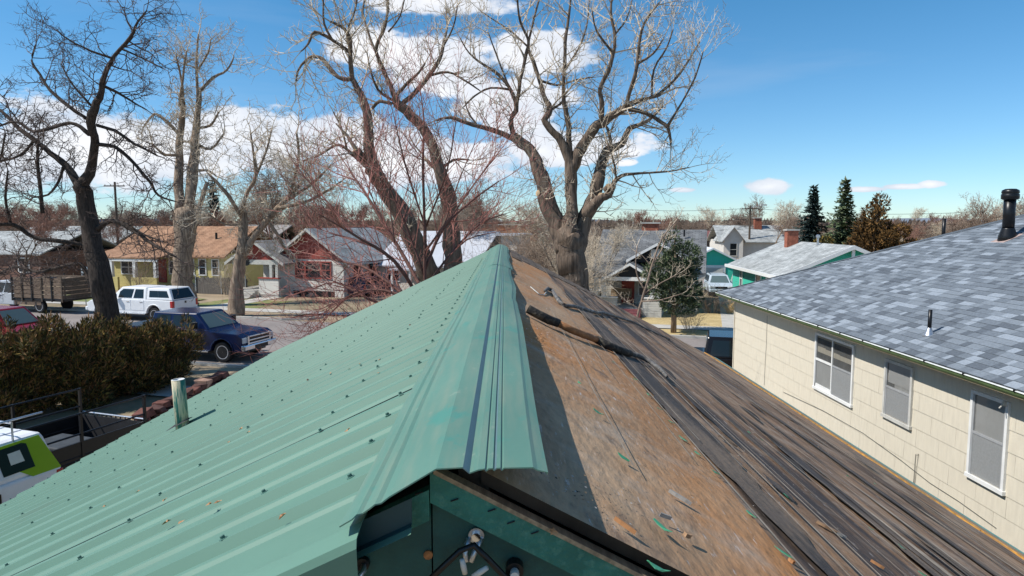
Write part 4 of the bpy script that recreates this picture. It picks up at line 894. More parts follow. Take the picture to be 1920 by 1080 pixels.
pane(van, front, [(.07,.08),(.93,.08),(.90,.9),(.10,.9)], None, 'windscreen'); pane(van, rear, [(.07,.15),(.93,.15),(.9,.8),(.1,.8)]); bx(van, 'rear_bumper', m_galv, -2.78, -2.6, -.9, .9, .42, .58, bevel=.03)
for y in (-.55, -.1, .35): bx(van, 'roof_rib', m_vw, -2.3, .8, y, y+.07, vt, vt+.018)
wheelset(van, (1.7, -1.6), 1.95, .35, m_galv)
# ladder rack tubes on the van
for k, x in enumerate((-1.9, -.3)):
    mb = MB(); mb.tube([(x,-.78,vt-.05),(x,-.78,vt+.28),(x,.78,vt+.28),(x,.78,vt-.05)], .02, 6); mb.build('rack_hoop', m_galv, van)
for y in (-.7, .7): mb = MB(); mb.tube([(-2.5,y,vt+.31),(.8,y,vt+.31)], .018, 6); mb.build('rack_tube', m_galv if y > 0 else m_blackmetal, van)
# trailer
tp = P(264, 742, 14.7); zt_ = tp.z
tr = thing('rack_trailer', 'black open utility trailer with tall pipe rails behind the work van', 'trailer', (tp.x-dd.x*1.3-dq.x*.95, tp.y-dd.y*1.3-dq.y*.95, 0), math.atan2(dd.y, dd.x))
bx(tr, 'deck', m_blackmetal, -1.7, 1.4, -.95, .95, .5, .6)
for s in (-1, 1):
    for x in (-1.7, -.15, 1.35): bx(tr, 'post', m_blackmetal, x, x+.05, s*.95-.025, s*.95+.025, .6, zt_)
    for z in (zt_-.02, zt_-.42, zt_-.85, .95): mb = MB(); mb.tube([(-1.75, s*.95, z-.0), (1.4, s*.95, z)], .02, 6); mb.build('rail', m_blackmetal, tr)
    y0, y1 = sorted((s*.98, s*1.22)); bx(tr, 'mudguard', m_blackmetal, -.6, .6, y0, y1, .72, .76)
    mb = MB(); mb.lathe([(.1,-.1),(.33,-.1),(.35,-.06),(.35,.06),(.33,.1),(.1,.1)], 18, axis='y'); o = mb.build('wheel', m_tyre, tr); o.location = (0, s*1.1, .35)
    bx(tr, 'side_panel', m_blackmetal, -1.7, 1.4, s*.95-.012, s*.95+.012, .6, 1.3)
bx(tr, 'gate_backing', M('dark_backing', (.02,.02,.022), .7), 1.365, 1.385, -.93, .93, .6, zt_-.6)  # solid dark sheet added to darken the view through the bars
for k in range(14): bx(tr, 'gate_bar', m_blackmetal, 1.40, 1.42, -.9+k*.138, -.88+k*.138, .6, zt_-.55)
mb = MB(); mb.tube([(1.41,-.95,zt_-.55),(1.41,.95,zt_-.55)], .02, 6); mb.build('gate_rail', m_galv, tr)
mb = MB(); mb.tube([(-1.7,-.95,zt_-.02),(-1.7,-.95,zt_+.02),(-2.6,-.3,zt_-.1),(-2.6,.9,zt_-.1)], .018, 6); mb.build('rail', m_galv, tr)
bx(tr, 'tool_box', m_black, -1.5, -.6, -.85, .85, .6, 1.25, bevel=.03); bx(tr, 'tool_box', M('grey_bin', (.05,.055,.06), .6), -.3, .5, -.5, .4, .6, 1.15, bevel=.03); bx(tr, 'tongue', m_blackmetal, -2.6, -1.7, -.05, .05, .5, .58)
# ---------------------------------------------------------------- houses across the street (local x along street, y away from it)
def uvroof(o, sx=1.0):                       # metres along and up the slope as UV for the shingle pattern
    me = o.data; uv = me.uv_layers.new(name='uv')
    for p in me.polygons:
        n = p.normal; h = Vector((-n.y, n.x, 0)); h = h.normalized() if h.length > 1e-4 else Vector((1,0,0)); v = n.cross(h)
        for li in p.loop_indices:
            c = me.vertices[me.loops[li].vertex_index].co; uv.data[li].uv = (c.dot(h)*sx, c.dot(v)*sx)
    return o
def slab(mb, a, b, c, d, th=.10):            # sloping roof slab from four top corners
    q = [Vector(p) for p in (a, b, c, d)]; mb.hexa([p-Vector((0,0,th)) for p in q]+q); return mb
def gable_x(root, x0, x1, y0, y1, ze, zrg, m, name='roof', ov=.4, yr=None, th=.12):      # ridge along x
    yr = (y0+y1)/2 if yr is None else yr
    s1 = (zrg-ze)/(yr-y0); s2 = (zrg-ze)/(y1-yr); mb = MB()
    slab(mb, (x0-ov,y0-ov,ze-ov*s1), (x1+ov,y0-ov,ze-ov*s1), (x1+ov,yr,zrg), (x0-ov,yr,zrg), th); slab(mb, (x0-ov,yr,zrg-.002), (x1+ov,yr,zrg-.002), (x1+ov,y1+ov,ze-ov*s2), (x0-ov,y1+ov,ze-ov*s2), th)
    return uvroof(fixn(mb.build(name, m, root)))
def gable_y(root, x0, x1, y0, y1, ze, zrg, m, name='roof', ov=.4, th=.12):               # ridge along y
    xr = (x0+x1)/2; s = (zrg-ze)/(xr-x0); mb = MB()
    slab(mb, (x0-ov,y0-ov,ze-ov*s), (xr,y0-ov,zrg), (xr,y1+ov,zrg), (x0-ov,y1+ov,ze-ov*s), th); slab(mb, (xr,y0-ov,zrg-.002), (x1+ov,y0-ov,ze-ov*s), (x1+ov,y1+ov,ze-ov*s), (xr,y1+ov,zrg-.002), th)
    return uvroof(fixn(mb.build(name, m, root)))
def bargeboards(root, xa, xr, xb, y, ze, zrg, m, wd=.18, ov=.4):
    s = (zrg-ze)/(xr-xa)
    for x0, x1, sg in ((xa-ov, xr, 1), (xr, xb+ov, -1)):
        z0, z1 = (ze-ov*s, zrg) if sg > 0 else (zrg, ze-ov*s)
        fixn(MB().prism([(x0,z0+.012),(x1,z1+.012),(x1,z1-wd),(x0,z0-wd)], 'y', y-.05, y-.002).build('bargeboard', m, root))
def window(root, cx, y, z0, z1, w_, frame, pane_m=None, face='y', mull=1, sgn=-1):
    pm = pane_m or m_glass; mb = MB(); fr = .09; h = z1-z0
    bs = [(-w_/2-fr,-w_/2,z0-fr,z1+fr),(w_/2,w_/2+fr,z0-fr,z1+fr),(-w_/2,w_/2,z1,z1+fr),(-w_/2,w_/2,z0-fr,z0),(-w_/2,w_/2,(z0+z1)/2-.03,(z0+z1)/2+.03)]
    bs += [(-w_/2+w_*k/mull-.03,-w_/2+w_*k/mull+.03,z0,z1) for k in range(1, mull)]
    for a, b, c, d in bs:
        if face == 'y': mb.box(cx+a, cx+b, y-.06 if sgn < 0 else y, y if sgn < 0 else y+.06, c, d)
        else: mb.box(y-.06 if sgn < 0 else y, y if sgn < 0 else y+.06, cx+a, cx+b, c, d)
    o = mb.build('window', frame, root); m2 = MB()
    if face == 'y': m2.box(cx-w_/2, cx+w_/2, y-.02 if sgn < 0 else y-.001, y+.001 if sgn < 0 else y+.02, z0, z1)
    else: m2.box(y-.02 if sgn < 0 else y-.001, y+.001 if sgn < 0 else y+.02, cx-w_/2, cx+w_/2, z0, z1)
    m2.build('pane', pm, o); return o
def walls(root, x0, x1, y0, y1, z1, m, name='wall', z0=0): return MB().box(x0, x1, y0, y1, z0, z1).build(name, m, root)
def chim(root, x, y, z0, z1, w_, m, roof=None):
    o = MB().box(x-w_/2, x+w_/2, y-w_*.4, y+w_*.4, z0, z1).build('chimney', m, root); MB().box(x-w_*.6, x+w_*.6, y-w_*.5, y+w_*.5, z1, z1+.1).build('chimney_cap', m_conc, o); return o
m_brick = M('red_brick', (.30,.10,.06), .9, .25, 6)
m_sid = lines(M('white_lap_siding', (.58,.55,.50), .7, .06, 2), .14, 2, .8)
m_sidg = lines(M('grey_lap_siding', (.46,.45,.41), .7, .08, 2), .14, 2, .8)
m_yel = lines(M('yellow_siding', (.52,.44,.17), .7, .06, 2), .14, 2, .5)
m_teal = lines(M('teal_siding', (.045,.46,.33), .6, .04, 2), .17, 2, .7)
m_redp = M('red_shingle_gable', (.30,.065,.05), .8, .2, 8); m_redtrim = M('red_trim', (.33,.07,.055), .6, .1, 6)
m_rorange = roofmat('orange_shingles', (.30,.165,.098), (.38,.22,.135)); m_rgrey = roofmat('grey_shingles', (.115,.12,.125), (.19,.195,.20)); m_rlight = roofmat('light_grey_shingles', (.30,.315,.31), (.42,.435,.43)); m_rbrown = roofmat('brown_grey_shingles', (.24,.22,.205), (.32,.295,.275))
m_wroof = M('white_metal_roof', (.66,.67,.70), .45, .06, .8)
def at(px, py, z=0): return G(px, py, z)
# Craftsman bungalow
p = at(1110, 590); L_ = (at(1312, 590)-p).length
root = thing('craftsman_bungalow', 'grey-roofed bungalow with two small porch gables opposite, behind juniper', 'house', (p.x, p.y, 0), SA)
Wd = 6.3
walls(root, .2, Wd-.2, 2.0, 10.5, 2.75, m_sidg)
gable_x(root, 0, Wd, 2.0, 11, 2.75, 5.15, m_rgrey, ov=.35)
mb = MB(); slab(mb, (.1,-.6,2.35), (4.3,-.6,2.35), (4.3,2.0,2.98), (.1,2.0,2.98)); uvroof(fixn(mb.build('porch_roof', m_rgrey, root)))
gable_y(root, .95, 3.75, -.62, 1.6, 2.42, 3.25, m_rgrey, 'porch_gable', .3)
bargeboards(root, .95, 2.35, 3.75, -.95, 2.42, 3.25, m_white, .14, .3)
MB().prism([(1.05,2.43),(3.65,2.43),(2.35,3.15)], 'y', -.75, -.6).build('gable_panel', m_blackmetal, root); bx(root, 'porch_beam', m_white, .7, 4.0, -.8, -.6, 2.2, 2.42)
gable_y(root, 2.3, 5.5, 1.1, 4.6, 3.55, 4.45, m_rgrey, 'dormer_roof', .35)
bargeboards(root, 2.3, 3.9, 5.5, .73, 3.55, 4.45, m_white, .16, .35)
MB().prism([(2.4,3.2),(5.4,3.2),(5.4,3.56),(3.9,4.32),(2.4,3.56)], 'y', 1.2, 2.6).build('dormer_wall', m_blackmetal, root); bx(root, 'dormer_panel', m_white, 3.4, 4.6, 1.12, 1.19, 3.45, 4.0)
bx(root, 'porch_floor', m_conc, .2, 4.2, -.5, 2.0, 0, .55)
bx(root, 'porch_back', m_sidg, .25, 4.2, 1.96, 1.995, .55, 2.6); bx(root, 'front_door', m_redp, 1.55, 2.35, 1.90, 1.955, .58, 2.2); window(root, 3.2, 1.95, 1.1, 2.1, 1.1, m_offwhite)
for x0, x1 in ((.15, 1.6), (3.1, 4.2)): bx(root, 'porch_wall', m_sidg, x0, x1, -.62, -.45, 0, 1.15); bx(root, 'wall_cap', m_white, x0-.04, x1+.04, -.68, -.4, 1.15, 1.21)
for x in (.2, .65, 3.55, 3.9): bx(root, 'porch_post', m_white, x, x+.26, -.64, -.42, 1.21, 2.36)
for k in range(4): bx(root, 'step', M('red_step', (.36,.13,.13), .8, .1) if k == 0 else bpy.data.materials['red_step'], 1.7, 3.0, -.62-.3*(k+1), -.62-.3*k, 0, .52-.13*k)
bx(root, 'porch_bench', m_wood, .9, 2.2, 1.3, 1.75, .95, 1.05); bx(root, 'bench_back', m_wood, .9, 2.2, 1.75, 1.8, 1.0, 1.5); mb = MB(); mb.lathe([(.13,.55),(.16,.9),(.17,.92)], 12, org=(2.9,.6,0)); mb.build('bucket', m_offwhite, root)
window(root, 5.3, 2.0, 1.2, 2.2, 1.2, m_white, mull=2)
chim(root, 2.9, 6.8, 4.6, 5.55, 1.1, m_brick); mb = MB(); mb.lathe([(.06,4.7),(.06,5.15)], 8, org=(5.2,5.4,0)); mb.build('vent_stack', m_blackmetal, root)
bx(root, 'side_wing', m_conc, -1.6, .2, .6, 3, 0, 1.3); bx(root, 'foundation', m_conc, 4.3, Wd-.1, 1.9, 1.995, 0, .6)
# red-gabled white house
p = at(452, 553)
root = thing('red_gable_house', 'white sided house with red shingled gables and deep porch across the street', 'house', (p.x, p.y, 0), SA)
walls(root, 3.4, 9.0, 0, 10, 2.9, m_sid); walls(root, .5, 3.4, 2.2, 9.5, 2.9, m_sid)
gable_y(root, 3.1, 9.3, 0, 10, 2.9, 5.2, m_rlight, ov=.45); MB().prism([(3.2,2.9),(9.2,2.9),(6.2,5.05)], 'y', -.03, .0).build('gable_shingles', m_redp, root); bargeboards(root, 3.1, 6.2, 9.3, -.46, 2.9, 5.2, m_offwhite, .2, .45)
gable_y(root, .2, 4.6, -1.2, 2.6, 2.85, 4.3, m_rbrown, 'porch_roof', .35); MB().prism([(.4,2.85),(4.4,2.85),(2.4,4.15)], 'y', -1.23, -1.15).build('porch_gable', m_redp, root); bargeboards(root, .2, 2.4, 4.6, -1.56, 2.85, 4.3, m_offwhite, .2, .35)
bx(root, 'porch_beam', m_offwhite, .3, 4.5, -1.3, -1.0, 2.5, 2.85); bx(root, 'porch_floor', m_conc, .3, 4.4, -1.2, 2.2, 0, .6)
for x0, x1 in ((2.6, 4.3),): bx(root, 'porch_wall', m_sid, x0, x1, -1.3, -1.1, .3, 1.45); bx(root, 'wall_cap', m_redtrim, x0-.05, x1+.05, -1.36, -1.04, 1.45, 1.53)
bx(root, 'porch_wall', m_sid, .35, 1.0, -1.3, -1.1, 0, 1.45); bx(root, 'porch_base', m_conc, 2.6, 4.3, -1.35, -1.05, 0, .3)
for x in (.4, 3.55, 4.05): bx(root, 'porch_post', m_offwhite, x, x+.22, -1.3, -1.1, 1.53, 2.5)
for k in range(4): bx(root, 'step', m_conc, 1.05, 2.5, -1.35-.3*(k+1), -1.35-.3*k, 0, .54-.14*k)
bx(root, 'front_door', m_darkwood, 1.5, 2.4, 2.13, 2.2, .6, 2.6)
for cx, w_ in ((5.35, .7), (6.45, 1.2), (7.55, .7)): window(root, cx, 0, 1.5, 2.65, w_, m_redtrim)
for cy in (2.0, 4.4, 6.8): window(root, cy, 9.0, 1.4, 2.5, .8, m_redtrim, face='x', sgn=1)
bx(root, 'crawl_hatch', m_blackmetal, 4.7, 8.2, -.02, -.001, .05, .5); mb = MB(); mb.lathe([(.25,0),(.28,.04),(.05,.06)], 12, axis='y', org=(1.6,-1.34,2.66)); mb.build('porch_ornament', m_blackmetal, root)
# boulders along its front
rnd = random.Random(12)
for k in range(15):
    px = rnd.uniform(545, 640); g = at(px, 556+rnd.uniform(-2, 2)); s_ = rnd.uniform(.12, .3) if k else .5; mb = MB(); mb.lathe([(.02,0),(s_*.9,.02),(s_,s_*.4),(s_*.6,s_*.8),(.03,s_*.9)], 7); o = tag(mb.build('boulder', M('pale_rock', (.42,.34,.26), .9, .2, 6) if k == 0 else bpy.data.materials['pale_rock'], smooth=False), 'pale rock lying along the front of red-gabled house', 'rock', 'rocks before the red-gabled house'); o.location = g; o.rotation_euler = (0, 0, rnd.uniform(0, 6)); o.scale = (1.3, .9, .9)
# yellow house with orange roof
p = at(186, 540)
root = thing('yellow_house', 'yellow house with faded orange shingle roof and front porch', 'house', (p.x, p.y, 0), SA)
walls(root, 0, 11.6, 1.5, 9.5, 3.0, m_yel); gable_x(root, 0, 11.6, 1.5, 9.8, 3.0, 5.3, m_rorange, ov=.4)
mb = MB(); slab(mb, (-.2,-1.0,2.75), (7.2,-1.0,2.75), (7.2,2.0,3.35), (-.2,2.0,3.35)); uvroof(fixn(mb.build('porch_roof', m_rorange, root))); bx(root, 'porch_beam', m_white, -.1, 7.1, -.95, -.78, 2.42, 2.62)
for x in (.1, 2.2, 4.6, 6.7): bx(root, 'porch_post', m_white, x, x+.28, -.95, -.7, 1.1, 2.42)
bx(root, 'porch_wall', m_yel, .1, 3.0, -.95, -.75, 0, 1.1); bx(root, 'porch_wall', m_yel, 4.4, 7.0, -.95, -.75, 0, 1.1); bx(root, 'front_door', m_redp, 4.9, 5.8, 1.43, 1.5, .5, 2.5); window(root, 1.8, 1.5, 1.2, 2.3, 1.5, m_white, mull=2); window(root, 6.5, 1.5, 1.3, 2.3, .7, m_white)
for cx in (8.3, 9.5, 10.8): window(root, cx, 1.5, 1.25, 2.5, .6, m_white)
for k in range(8): bx(root, 'rafter_tail', m_darkwood, 7.5+k*.55, 7.6+k*.55, 1.12, 1.5, 2.74, 2.86)
bx(root, 'foundation', m_conc, 7.1, 11.6, 1.42, 1.497, 0, .5); mb = MB(); mb.lathe([(.1,4.0),(.1,4.75)], 8, org=(9.2,3.7,0)); mb.build('vent_stack', m_black, root)
p = at(385, 512)
root = thing('tan_gable_house', 'brown-roofed house peeking out behind yellow house', 'house', (p.x, p.y, 0), SA); walls(root, 0, 8, 0, 9, 3.6, m_yel); gable_x(root, 0, 8, 0, 9, 3.6, 5.4, m_rbrown, ov=.4); bargeboards(root, 0, 2, 4, -.45, 3.6, 4.6, m_white); gable_y(root, .2, 3.8, -.5, 3, 3.6, 4.6, m_rbrown, 'gable')
p = at(150, 505)
root = thing('grey_roof_house', 'grey-roofed house mostly hidden behind dark tree at left', 'house', (p.x, p.y, 0), SA); walls(root, -12, 5, 0, 9, 3.2, m_sidg); gable_x(root, -12, 5, 0, 9, 3.2, 5.2, m_rlight, ov=.4); [window(root, x, 0, 1.2, 2.4, 1.2, m_white) for x in (-9, -5, 1)]
p = at(-90, 530)
root = thing('brick_house', 'red brick house behind stake truck at far left', 'house', (p.x, p.y, 0), SA); walls(root, 0, 11, 0, 9, 3.0, M('faded_brick', (.17,.095,.072), .9, .2, 4)); gable_x(root, 0, 11, 0, 9, 3.0, 4.8, m_rlight, ov=.4); [window(root, x, 0, 1.2, 2.4, 1.2, m_white) for x in (2, 5, 9)]
# long white metal roof building
p = at(706, 548)
root = thing('white_roof_house', 'low house with long white metal roof behind the ridge', 'house', (p.x, p.y, 0), SA)
walls(root, 0, 9.2, 0, 12, 2.4, m_sid); mr_ = M('white_standing_seam', (.50,.51,.54), .4, .05, 1)
mb = MB(); slab(mb, (-.3,-.5,2.25), (8.6,-.5,2.25), (8.6,6,4.9), (-.3,6,4.9)); slab(mb, (-.3,6,4.898), (8.6,6,4.898), (8.6,12.4,2.3), (-.3,12.4,2.3)); fixn(mb.build('roof', mr_, root))
bx(root, 'porch_roof', mr_, 2.4, 5.6, -2.6, -.45, 2.0, 2.12); [bx(root, 'porch_post', m_white, x, x+.14, -2.5, -2.36, 0, 2.0) for x in (2.5, 4.0, 5.4)]
bx(root, 'annex_roof', mr_, 8.62, 10.9, 4, 9, 4.55, 4.7); bx(root, 'annex_wall', m_sid, 9.25, 10.6, 4.3, 8.7, 0, 4.55); [window(root, x, 0, 1.0, 2.0, 1.0, m_white) for x in (1.5, 4.2, 7.0)]
# teal garage, teal-green house, white house behind, brown shed
p = at(1303, 552)
root = thing('teal_garage', 'teal garage with white trim at the end of far driveway', 'garage', (p.x, p.y+3.5, 0), R(-5)); walls(root, 0, 4.6, 0, 7, 2.4, m_teal); MB().prism([(0,2.4),(4.6,2.4),(2.3,3.55)], 'y', -.001, .1).build('gable_wall', m_teal, root); gable_y(root, 0, 4.6, 0, 7, 2.4, 3.55, m_wroof, ov=.3); bargeboards(root, 0, 2.3, 4.6, -.31, 2.4, 3.55, m_white, .13, .3); bx(root, 'garage_door', m_white, .7, 3.4, -.05, -.002, 0, 2.1); bx(root, 'grey_panel', m_sidg, .9, 3.2, -.06, -.051, .1, 1.9); bx(root, 'corner_trim', m_white, 4.5, 4.62, -.03, .02, 0, 2.35); bx(root, 'side_shed', m_teal, 4.65, 7.5, 1.5, 5, 0, 2.2); bx(root, 'side_shed_roof', m_wroof, 4.6, 8.0, 1.2, 5.2, 2.2, 2.32)  # includes a grey siding sheet laid over the white garage door
Yf = 39.4; q = P(1460, 513, Yf); ze = q.z
root = thing('teal_house', 'teal green house with pale grey roof and red chimney', 'house', (q.x+.35, Yf+.3, 0), R(-4)); w2 = 7.6; zrg = P(1578, 460, Yf).z
walls(root, 0, w2, 0, 11, ze, m_teal); MB().prism([(0,ze),(w2,ze),(w2/2,zrg-.05)], 'y', .0, .12).build('gable_wall', m_teal, root); gable_y(root, 0, w2, 0, 11, ze, zrg, m_rlight, ov=.45); bargeboards(root, 0, w2/2, w2, -.46, ze, zrg, m_white, .22, .45)
window(root, w2/2+.9, .0, ze+.35, ze+.75, .9, m_white); fixn(MB().prism([(w2/2-.08,zrg-.15),(w2/2+.08,zrg-.15),(w2/2+.08,zrg-.75),(w2/2-.08,zrg-.75)], 'y', -.4, -.3).build('bracket', m_white, root))
mb = MB(); mb.box(-.52, -.40, -.4, 11.4, ze-.33, ze-.13); mb.build('gutter', m_white, root)
for cy, w_ in ((2.2, 1.3), (4.6, 1.0), (8.6, .5)): window(root, cy, 0, 1.2, 2.2, w_, m_white, face='x')
chim(root, w2/2-.6, 8.2, zrg-.8, zrg+.75, .75, m_brick); mb = MB(); mb.lathe([(.07,zrg-.6),(.07,zrg+.35),(.13,zrg+.36),(.13,zrg+.5),(.05,zrg+.55)], 10, org=(w2/2-.3,4.2,0)); mb.build('flue', m_galv, root); mb = MB(); mb.lathe([(.05,zrg-1.6),(.05,zrg-1.0)], 8, org=(1.6,6.5,0)); mb.build('vent_stack', m_blackmetal, root)
p = at(1352, 500)
root = thing('white_farmhouse', 'white house with grey roof and red chimney behind teal garage', 'house', (p.x, p.y, 0), R(-6)); walls(root, 0, 9.5, 0, 8, 3.4, m_sid); gable_x(root, 0, 9.5, 0, 8, 3.4, 5.3, m_rlight, ov=.4); gable_y(root, 0, 2.4, -1.2, 4, 3.7, 5.2, m_rlight, 'front_gable', .3); MB().prism([(0,0),(2.4,0),(2.4,3.7),(1.2,5.05),(0,3.7)], 'y', -1.2, 0).build('front_bay', m_sid, root); bargeboards(root, 0, 1.2, 2.4, -1.5, 3.7, 5.2, m_white, .15, .3); window(root, 1.2, -1.2, 1.5, 3.0, .8, m_offwhite); window(root, 6, 0, 1.2, 2.4, 1, m_offwhite); chim(root, 5.2, 3.2, 4.2, 6.2, .9, m_brick)
p = at(1290, 470)
root = thing('brown_roof_shed', 'low shed with brown-red roof seen past the bungalow', 'shed', (p.x, p.y, 0), R(-6)); walls(root, 0, 12, 0, 8, 2.6, m_darkwood); gable_x(root, 0, 12, 0, 8, 2.6, 4.0, M('brown_metal_roof', (.20,.085,.075), .6, .15, 2), ov=.4)
p = at(850, 452)
root = thing('brick_block', 'long low orange brick building beyond white roof', 'building', (p.x, p.y, 0), R(-4)); walls(root, 0, 26, 0, 12, 4.9, M('orange_brick', (.42,.17,.09), .9, .12, 2)); bx(root, 'parapet', m_offwhite, -.2, 26.2, -.2, 12.2, 4.9, 5.15); [bx(root, 'roof_slot', m_black, 3+k*3.4, 4+k*3.4, -.05, -.002, 4.4, 4.55) for k in range(7)]
# fence, sign, poles
m_fence = M('grey_fence_boards', (.14,.125,.11), .9, .3, 3, stretch=(6,6,.5))
a = sn(at(368, 550)); t = thing('board_fence', 'low dark weathered board fence beside yellow house', 'fence', S(a[0], a[1]), SA)
for k in range(30): bx(t, 'board', m_fence, k*.16, k*.16+.15, 0, .025, 0, 1.3+.05*math.sin(k*2.1))
for z in (.3, 1.0): bx(t, 'rail', m_fence, 0, 4.8, .026, .07, z, z+.09)
for k in (0, 15, 29): bx(t, 'post', m_galv, k*.16, k*.16+.06, -.07, -.01, 0, 1.5)
g = S(sn(at(313, 558))[0], 1.2); t = thing('street_sign', 'back of a small square street sign on a steel post across the street', 'sign', g, SA)
mb = MB(); mb.tube([(0,0,0),(0,0,2.7)], .03, 6); mb.build('post', m_galv, t); bx(t, 'sign_plate', m_galv, -.3, .3, .035, .045, 1.95, 2.75)
def pole(px, py_top, Y, label, arms=1, lamp=False):
    q = P(px, py_top, Y); t = thing('utility_pole', label, 'utility pole', (q.x, q.y, 0)); mb = MB(); mb.tube([(0,0,0),(0,0,q.z)], [.16,.11], 8); mb.build('post', m_darkwood, t)
    for k in range(arms):
        bx(t, 'crossarm', m_darkwood, -1.1, 1.1, -.16, -.06, q.z-.5-k*1.2, q.z-.38-k*1.2)
        for x in (-1, -.4, .4, 1): mb = MB(); mb.lathe([(.04,0),(.05,.1),(.02,.14)], 8, org=(x,-.11,q.z-.38-k*1.2)); mb.build('insulator', m_offwhite, t)
    if lamp: mb = MB(); mb.tube([(0,0,q.z-.3),(1.4,-.2,q.z)], .04, 6); mb.build('lamp_arm', m_galv, t); bx(t, 'lamp_head', m_offwhite, 1.2, 2.0, -.35, -.05, q.z-.05, q.z+.12)
    return q
a1 = pole(215, 341, 75, 'utility pole with one crossarm behind yellow house'); a2 = pole(1407, 385, 88, 'utility pole with lamp arm behind white house', 1, True); a3 = pole(1024, 402, 150, 'distant utility pole seen just left of cottonwood trunk')
a0 = P(-300, 365, 70); a4 = P(1990, 385, 80)
def wire(a, b, sag, label):
    mb = MB(); mb.tube([a+(b-a)*(k/14)-Vector((0,0,sag*4*(k/14)*(1-k/14))) for k in range(15)], .02, 4); tag(mb.build('power_line', m_blackmetal if sag > .5 else m_offwhite), label, 'power line', 'power lines')
wire(a0, a1-Vector((0,0,.35)), .6, 'upper power line running left from the pole behind yellow house'); wire(a0-Vector((0,0,1.3)), a1-Vector((0,0,1.6)), .4, 'pale lower power line left of the pole behind yellow house')
b0 = P(1000, 372, 95)
for k, dz in enumerate((.0, 1.4, 2.6)): wire(b0-Vector((0,0,dz)), a2-Vector((0,0,.35+dz)), .9, ['top', 'middle', 'lowest'][k]+' power line left of the lamp pole behind white house'); wire(a2-Vector((0,0,.35+dz)), a4-Vector((0,0,dz)), .9, ['top', 'middle', 'lowest'][k]+' power line right of the lamp pole behind white house')
# red sandstone retaining wall along our drive
rs = thing('stone_wall', 'low dry-laid red sandstone retaining wall between hedge and driveway', 'wall', G(350, 735)); w0 = Vector(rs.location); a, b = G(425, 712)-w0, G(262, 800)-w0; rnd = random.Random(15)
mst = [M('red_sandstone', (.15,.062,.048), .9, .3, 5), M('dark_sandstone', (.085,.042,.036), .9, .3, 5), M('pale_sandstone', (.38,.24,.18), .9, .3, 5)]
L_ = (b-a).length; dw = (b-a).normalized(); dn = Vector((-dw.y, dw.x, 0)); k = 0
for rw in range(2):
    s_ = rnd.uniform(0, .2)
    while s_ < L_:
        l2 = rnd.uniform(.22, .62); c = a+dw*(s_+l2/2)+dn*rnd.uniform(-.05, .05); h2 = rnd.uniform(.15, .2); mb = MB(); j = lambda: rnd.uniform(-.055, .055)
        cr_ = [(-l2/2*.95,-.2),(l2/2*.95,-.2),(l2/2*.95,.2),(-l2/2*.95,.2)]; mb.hexa([(x+j(), y+j(), j()) for x, y in cr_]+[(x*.92+j(), y*.9+j(), h2+j()) for x, y in cr_])
        o = mb.build('stone', mst[2] if rw == 1 and rnd.random() < .2 else mst[k % 2], rs, bevel=.02); o.location = c+Vector((0,0,rw*.19)); o.rotation_euler = (0, 0, math.atan2(dw.y, dw.x)); k += 1; s_ += l2+.02
# ---------------------------------------------------------------- trees
def twig(mb, p, d, L, r0, rn, bend=.25, up=.1, segs=3, k=3):
    """a thin tapering shoot; returns its points and end direction"""
    pts = [p]; d = d.copy(); q = p
    for i in range(segs):
        d.x += rn.gauss(0, bend); d.y += rn.gauss(0, bend); d.z += rn.gauss(0, bend)+up; d.normalize()
        q = q+d*(L/segs); pts.append(q)
    ax = pts[-1]-pts[0]; a = ax.orthogonal().normalized(); b = ax.cross(a).normalized()
    base = len(mb.v); v = mb.v
    for i, pt in enumerate(pts):
        r = r0*(1-.75*i/segs)
        for j in range(k):
            g = 6.2832*j/k; c, s = math.cos(g)*r, math.sin(g)*r
            v.append((pt.x+a.x*c+b.x*s, pt.y+a.y*c+b.y*s, pt.z+a.z*c+b.z*s))
    f = mb.f; m = mb.m
    for i in range(segs):
        o = base+i*k
        for j in range(k):
            f.append((o+j, o+(j+1) % k, o+k+(j+1) % k, o+k+j)); m.append(0)
    return pts, d
def ramify(mb, p, d, L, r, rn, lev, P_):
    pts, e = twig(mb, p, d, L, r, rn, P_['bend'], P_['up'], 4 if lev > 1 else 3, 4 if lev > 2 else 3)
    if lev <= 0: return
    n = P_['kids'][lev]
    for i in range(n):
        t = (.25+.75*(i+rn.random())/n)*(len(pts)-1); k = min(int(t), len(pts)-2); q = pts[k]+(pts[k+1]-pts[k])*(t-k)
        dd_ = (pts[k+1]-pts[k]).normalized(); o = Vector((rn.gauss(0,1), rn.gauss(0,1), rn.gauss(0,1)+P_['lift'])); o -= dd_*o.dot(dd_)
        if o.length < 1e-3: continue
        o.normalize(); nd = (dd_*P_['fwd']+o).normalized()
        ramify(mb, q, nd, L*rn.uniform(.42, .75)*(1-.35*t/(len(pts)-1)), max(r*.55, P_['rmin']), rn, lev-1, P_)
